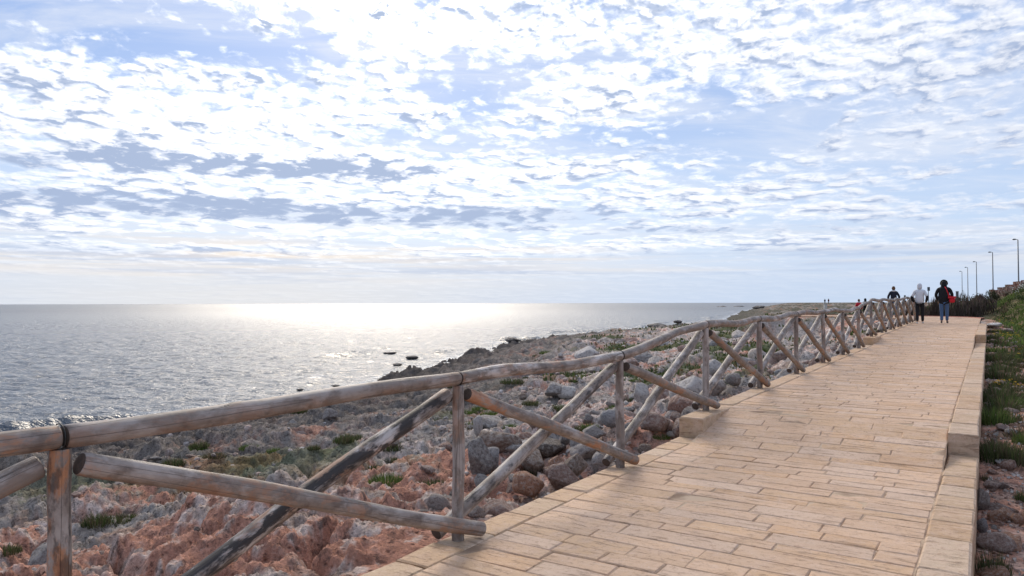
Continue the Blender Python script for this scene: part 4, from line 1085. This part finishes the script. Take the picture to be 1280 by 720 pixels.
class Sk:
    def __init__(s): s.v = []; s.e = []; s.r = []
    def p(s, co_, r, par=None):
        s.v.append(tuple(co_)); s.r.append(r); i = len(s.v)-1
        if par is not None: s.e.append((par, i))
        return i
def person(label, x, y, z, rz, H=1.7, top=M_black, low=M_black, hood=None, hair=M_hair, build=1., stride=.16, arm_out=.0, bag=False, forearm=None, coat_len=0., shoes=M_shoe, fur=False, shirt_hem=None):
    e = empty('person', (x, y, z), rz); tag(e, label, 'person'); k = H/1.7
    V = lambda a, b_, c: (a*k, b_*k, c*k)
    b = Sk(); pel = b.p(V(0, 0, .92), (.115*k, .08*k)); w_ = b.p(V(0, .0, 1.08), (.10*k, .07*k), pel); ch = b.p(V(0, .0, 1.28), (.12*k, .075*k), w_); nk0 = b.p(V(0, -.01, 1.40), (.06*k, .05*k), ch); nk = b.p(V(0, .01, 1.46), .048*k, nk0)
    h0 = b.p(V(0, .025, 1.52), (.062*k, .078*k), nk); h1 = b.p(V(0, .025, 1.60), (.074*k, .092*k), h0); b.p(V(0, .015, 1.665), (.052*k, .066*k), h1)
    for sx_ in (-1, 1):
        st_ = stride*(1 if sx_ > 0 else -1)
        hp = b.p(V(.085*sx_, 0, .86), .085*k, pel); kn_ = b.p(V(.09*sx_, st_*.45+.02, .48), .052*k, hp); an = b.p(V(.09*sx_, st_, .10), .036*k, kn_); b.p(V(.10*sx_, st_+.12, .035), (.034*k, .028*k), an)
        sh = b.p(V(.155*sx_*(build*.5+.5), 0, 1.36), .045*k, nk0); el_ = b.p(V((.215*build+arm_out)*sx_, -.03-st_*.3, 1.12), .036*k, sh)
        hx, hy_, hz_ = (.20+arm_out*.4)*sx_, .10-st_*.5, .92
        wr = b.p(V(hx, hy_, hz_), .027*k, el_); pm = b.p(V(hx*1.0, hy_+.025, hz_-.075), (.036*k, .018*k), wr)
        for f_, (ox, ln) in enumerate([(-.028, .062), (-.010, .075), (.008, .070), (.024, .055)]):
            b.p(V(hx+.006*sx_, hy_+.03+ox, hz_-.10-ln), .0085*k, b.p(V(hx+.002*sx_, hy_+.03+ox, hz_-.085-ln*.4), .0095*k, pm))
        b.p(V(hx-.012*sx_, hy_+.085, hz_-.085), .0095*k, b.p(V(hx-.005*sx_, hy_+.06, hz_-.055), .011*k, pm))
    skin_obj('body', b.v, b.e, b.r, M_skin, e, 1)
    # face: nose, ears, eyes on the far side
    mb = MB(); mb.tube([V(0, .105, 1.60), V(0, .130, 1.565), V(0, .110, 1.55)], [.008*k, .014*k, .012*k], 6)
    for sx_ in (-1, 1): mb.tube([V(.074*sx_, .02, 1.605), V(.084*sx_, .015, 1.585), V(.076*sx_, .02, 1.555)], [.012*k, .016*k, .010*k], 6)
    mb.build('face', M_skin, e, True)
    # trousers
    b = Sk(); pel = b.p(V(0, 0, .95), (.155*k, .118*k))
    for sx_ in (-1, 1):
        st_ = stride*(1 if sx_ > 0 else -1); hp = b.p(V(.085*sx_, 0, .84), .098*k, pel); m_ = b.p(V(.092*sx_, st_*.25, .66), .082*k, hp); kn_ = b.p(V(.09*sx_, st_*.45+.02, .48), .068*k, m_); cf = b.p(V(.09*sx_, st_*.75, .28), .062*k, kn_); b.p(V(.09*sx_, st_, .10), .056*k, cf)
    skin_obj('trousers', b.v, b.e, b.r, low, e, 1)
    for sx_ in (-1, 1):
        st_ = stride*(1 if sx_ > 0 else -1); b = Sk(); a_ = b.p(V(.095*sx_, st_-.05, .055), (.042*k, .045*k)); c_ = b.p(V(.10*sx_, st_+.04, .05), (.042*k, .04*k), a_); b.p(V(.105*sx_, st_+.16, .035), (.036*k, .028*k), c_); skin_obj('shoe', b.v, b.e, b.r, shoes, e, 1)
    # jacket with sleeves
    b = Sk(); lowz = .80-coat_len
    hem = b.p(V(0, 0, lowz), ((.180+coat_len*.35)*k*build, .14*k*build)); w_ = b.p(V(0, 0, 1.06), (.165*k*build, .13*k*build), hem); ch = b.p(V(0, -.005, 1.27), (.170*k*build, .13*k*build), w_); nk0 = b.p(V(0, -.015, 1.41), (.12*k*build, .10*k), ch); b.p(V(0, .0, 1.465), (.075*k, .075*k), nk0)
    for sx_ in (-1, 1):
        st_ = stride*(1 if sx_ > 0 else -1); sh = b.p(V(.150*sx_*build, 0, 1.36), .072*k, nk0); el_ = b.p(V((.215*build+arm_out)*sx_, -.03-st_*.3, 1.12), .062*k, sh)
        if forearm is None: b.p(V((.200+arm_out*.4)*sx_, .10-st_*.5, .90), .05*k, el_)
    skin_obj('jacket', b.v, b.e, b.r, top, e, 1)
    if forearm:
        for sx_ in (-1, 1):
            st_ = stride*(1 if sx_ > 0 else -1); b = Sk(); a_ = b.p(V((.205*build+arm_out)*sx_, -.03-st_*.28, 1.19), .072*k); m_ = b.p(V((.218*build+arm_out)*sx_, -.02-st_*.33, 1.08), .070*k, a_); b.p(V((.200+arm_out*.4)*sx_, .10-st_*.5, .90), .05*k, m_); skin_obj('sleeve', b.v, b.e, b.r, forearm, e, 1)
    if hood:
        b = Sk(); a_ = b.p(V(0, -.03, 1.42), ((.17 if fur else .11)*k, .095*k)); c_ = b.p(V(0, .005, 1.53), (.098*k, .115*k), a_); d_ = b.p(V(0, .01, 1.62), (.10*k, .118*k), c_); b.p(V(0, .0, 1.70), (.066*k, .08*k), d_); skin_obj('hood', b.v, b.e, b.r, hood, e, 1)
        if fur:
            mb = MB(); pts = [V(.11*math.cos(t_), .10+.015*math.sin(t_*3), 1.58+.135*math.sin(t_)) for t_ in np.linspace(-.3, math.pi+.3, 13)]; mb.tube(pts, [.032*k]*13, 7); mb.build('fur_trim', M_olive, e, True)
    else:
        b = Sk(); a_ = b.p(V(0, -.04, 1.46), (.085*k, .05*k)); c_ = b.p(V(0, -.005, 1.56), (.088*k, .088*k), a_); d_ = b.p(V(0, .0, 1.64), (.086*k, .098*k), c_); b.p(V(0, .005, 1.70), (.050*k, .06*k), d_); skin_obj('hair', b.v, b.e, b.r, hair, e, 1)
        b = Sk(); a_ = b.p(V(-.10, -.02, 1.445), (.045*k, .04*k)); c_ = b.p(V(0, -.085, 1.435), (.05*k, .04*k), a_); b.p(V(.10, -.02, 1.445), (.045*k, .04*k), c_); skin_obj('scarf', b.v, b.e, b.r, M_white, e, 1)
    if bag:
        bo = empty('shoulder_bag', Vector((x, y, z))+Matrix.Rotation(rz, 3, 'Z') @ Vector((.27*k, -.16, .95*k)), rz); tag(bo, 'bright red shoulder bag hanging at the right hip of the person in black', 'bag')
        b = Sk(); a_ = b.p((-.11, 0, .0), (.07, .13)); c_ = b.p((0, .0, -.02), (.08, .15), a_); b.p((.12, 0, .0), (.07, .13), c_); skin_obj('bag_body', b.v, b.e, b.r, M_red, bo, 1)
        mb = MB(); mb.box(-.14, .14, -.10, .10, .05, .13); mb.build('flap', M_red, bo)
        mb = MB(); mb.tube([(-.10, -.10, .12), (-.15, -.14, .30), (-.21, -.12, .47), (-.25, .04, .53), (-.20, .18, .45), (-.12, .18, .25), (-.05, .08, .12)], .018, 6); mb.build('strap', M_red, bo, True)
    return e
def pp(px, y): return (px-640)/900*y
A30 = -math.atan(510/900)-.05
person('person in a white hooded sweatshirt with black sleeves and black trousers, walking away', pp(1149.5, 30), 30, float(path_z(35))+.0, A30, 1.70, M_white, M_black, M_white, build=1.08, stride=.12, arm_out=.05, forearm=M_black, shoes=M_shoew)
person('person in a bulky black hooded coat and blue jeans, walking away with a red bag', pp(1180, 30.2), 30.2, float(path_z(36))+.0, A30, 1.80, M_black, M_jeans, M_black, build=1.32, stride=.05, arm_out=.0, coat_len=.10, bag=True, fur=True)
person('person with brown hair, pale scarf and dark jacket, seen above the end of the fence', pp(1117, 38), 38, .71, A30+.2, 1.68, M_navy, M_jeans, None, build=1.0, stride=.1, arm_out=.05)
for px, ty, y, l, tp, hd in [(1073.5, 373, 0, 'person in a red jacket far off, showing above the sloping rail', M_red, None), (1081.5, 373, 0, 'person in dark clothes far off, right of the one in red', M_black, M_black), (1031, 373.5, 240, 'tiny walker on the far flats, left of the pair', M_black, None), (1035.6, 373.5, 242, 'tiny walker in dark red on the far flats, right of the pair', simple('maroon_cloth', (.12, .02, .03)), None)]:
    if y == 0: y = min([52+.5*q for q in range(60)], key=lambda q: abs(gz(pp(px, q), q)+1.70-(CAMZ+(hy(px)-ty)/900*q))+(0 if q > 53 else 1))
    x = pp(px, y); z = CAMZ+(hy(px)-ty)/900*y-1.70; person(l, x, y, max(z, gz(x, y)) if y > 100 else gz(x, y)+.0, -.3, 1.72, tp, M_black, hd)
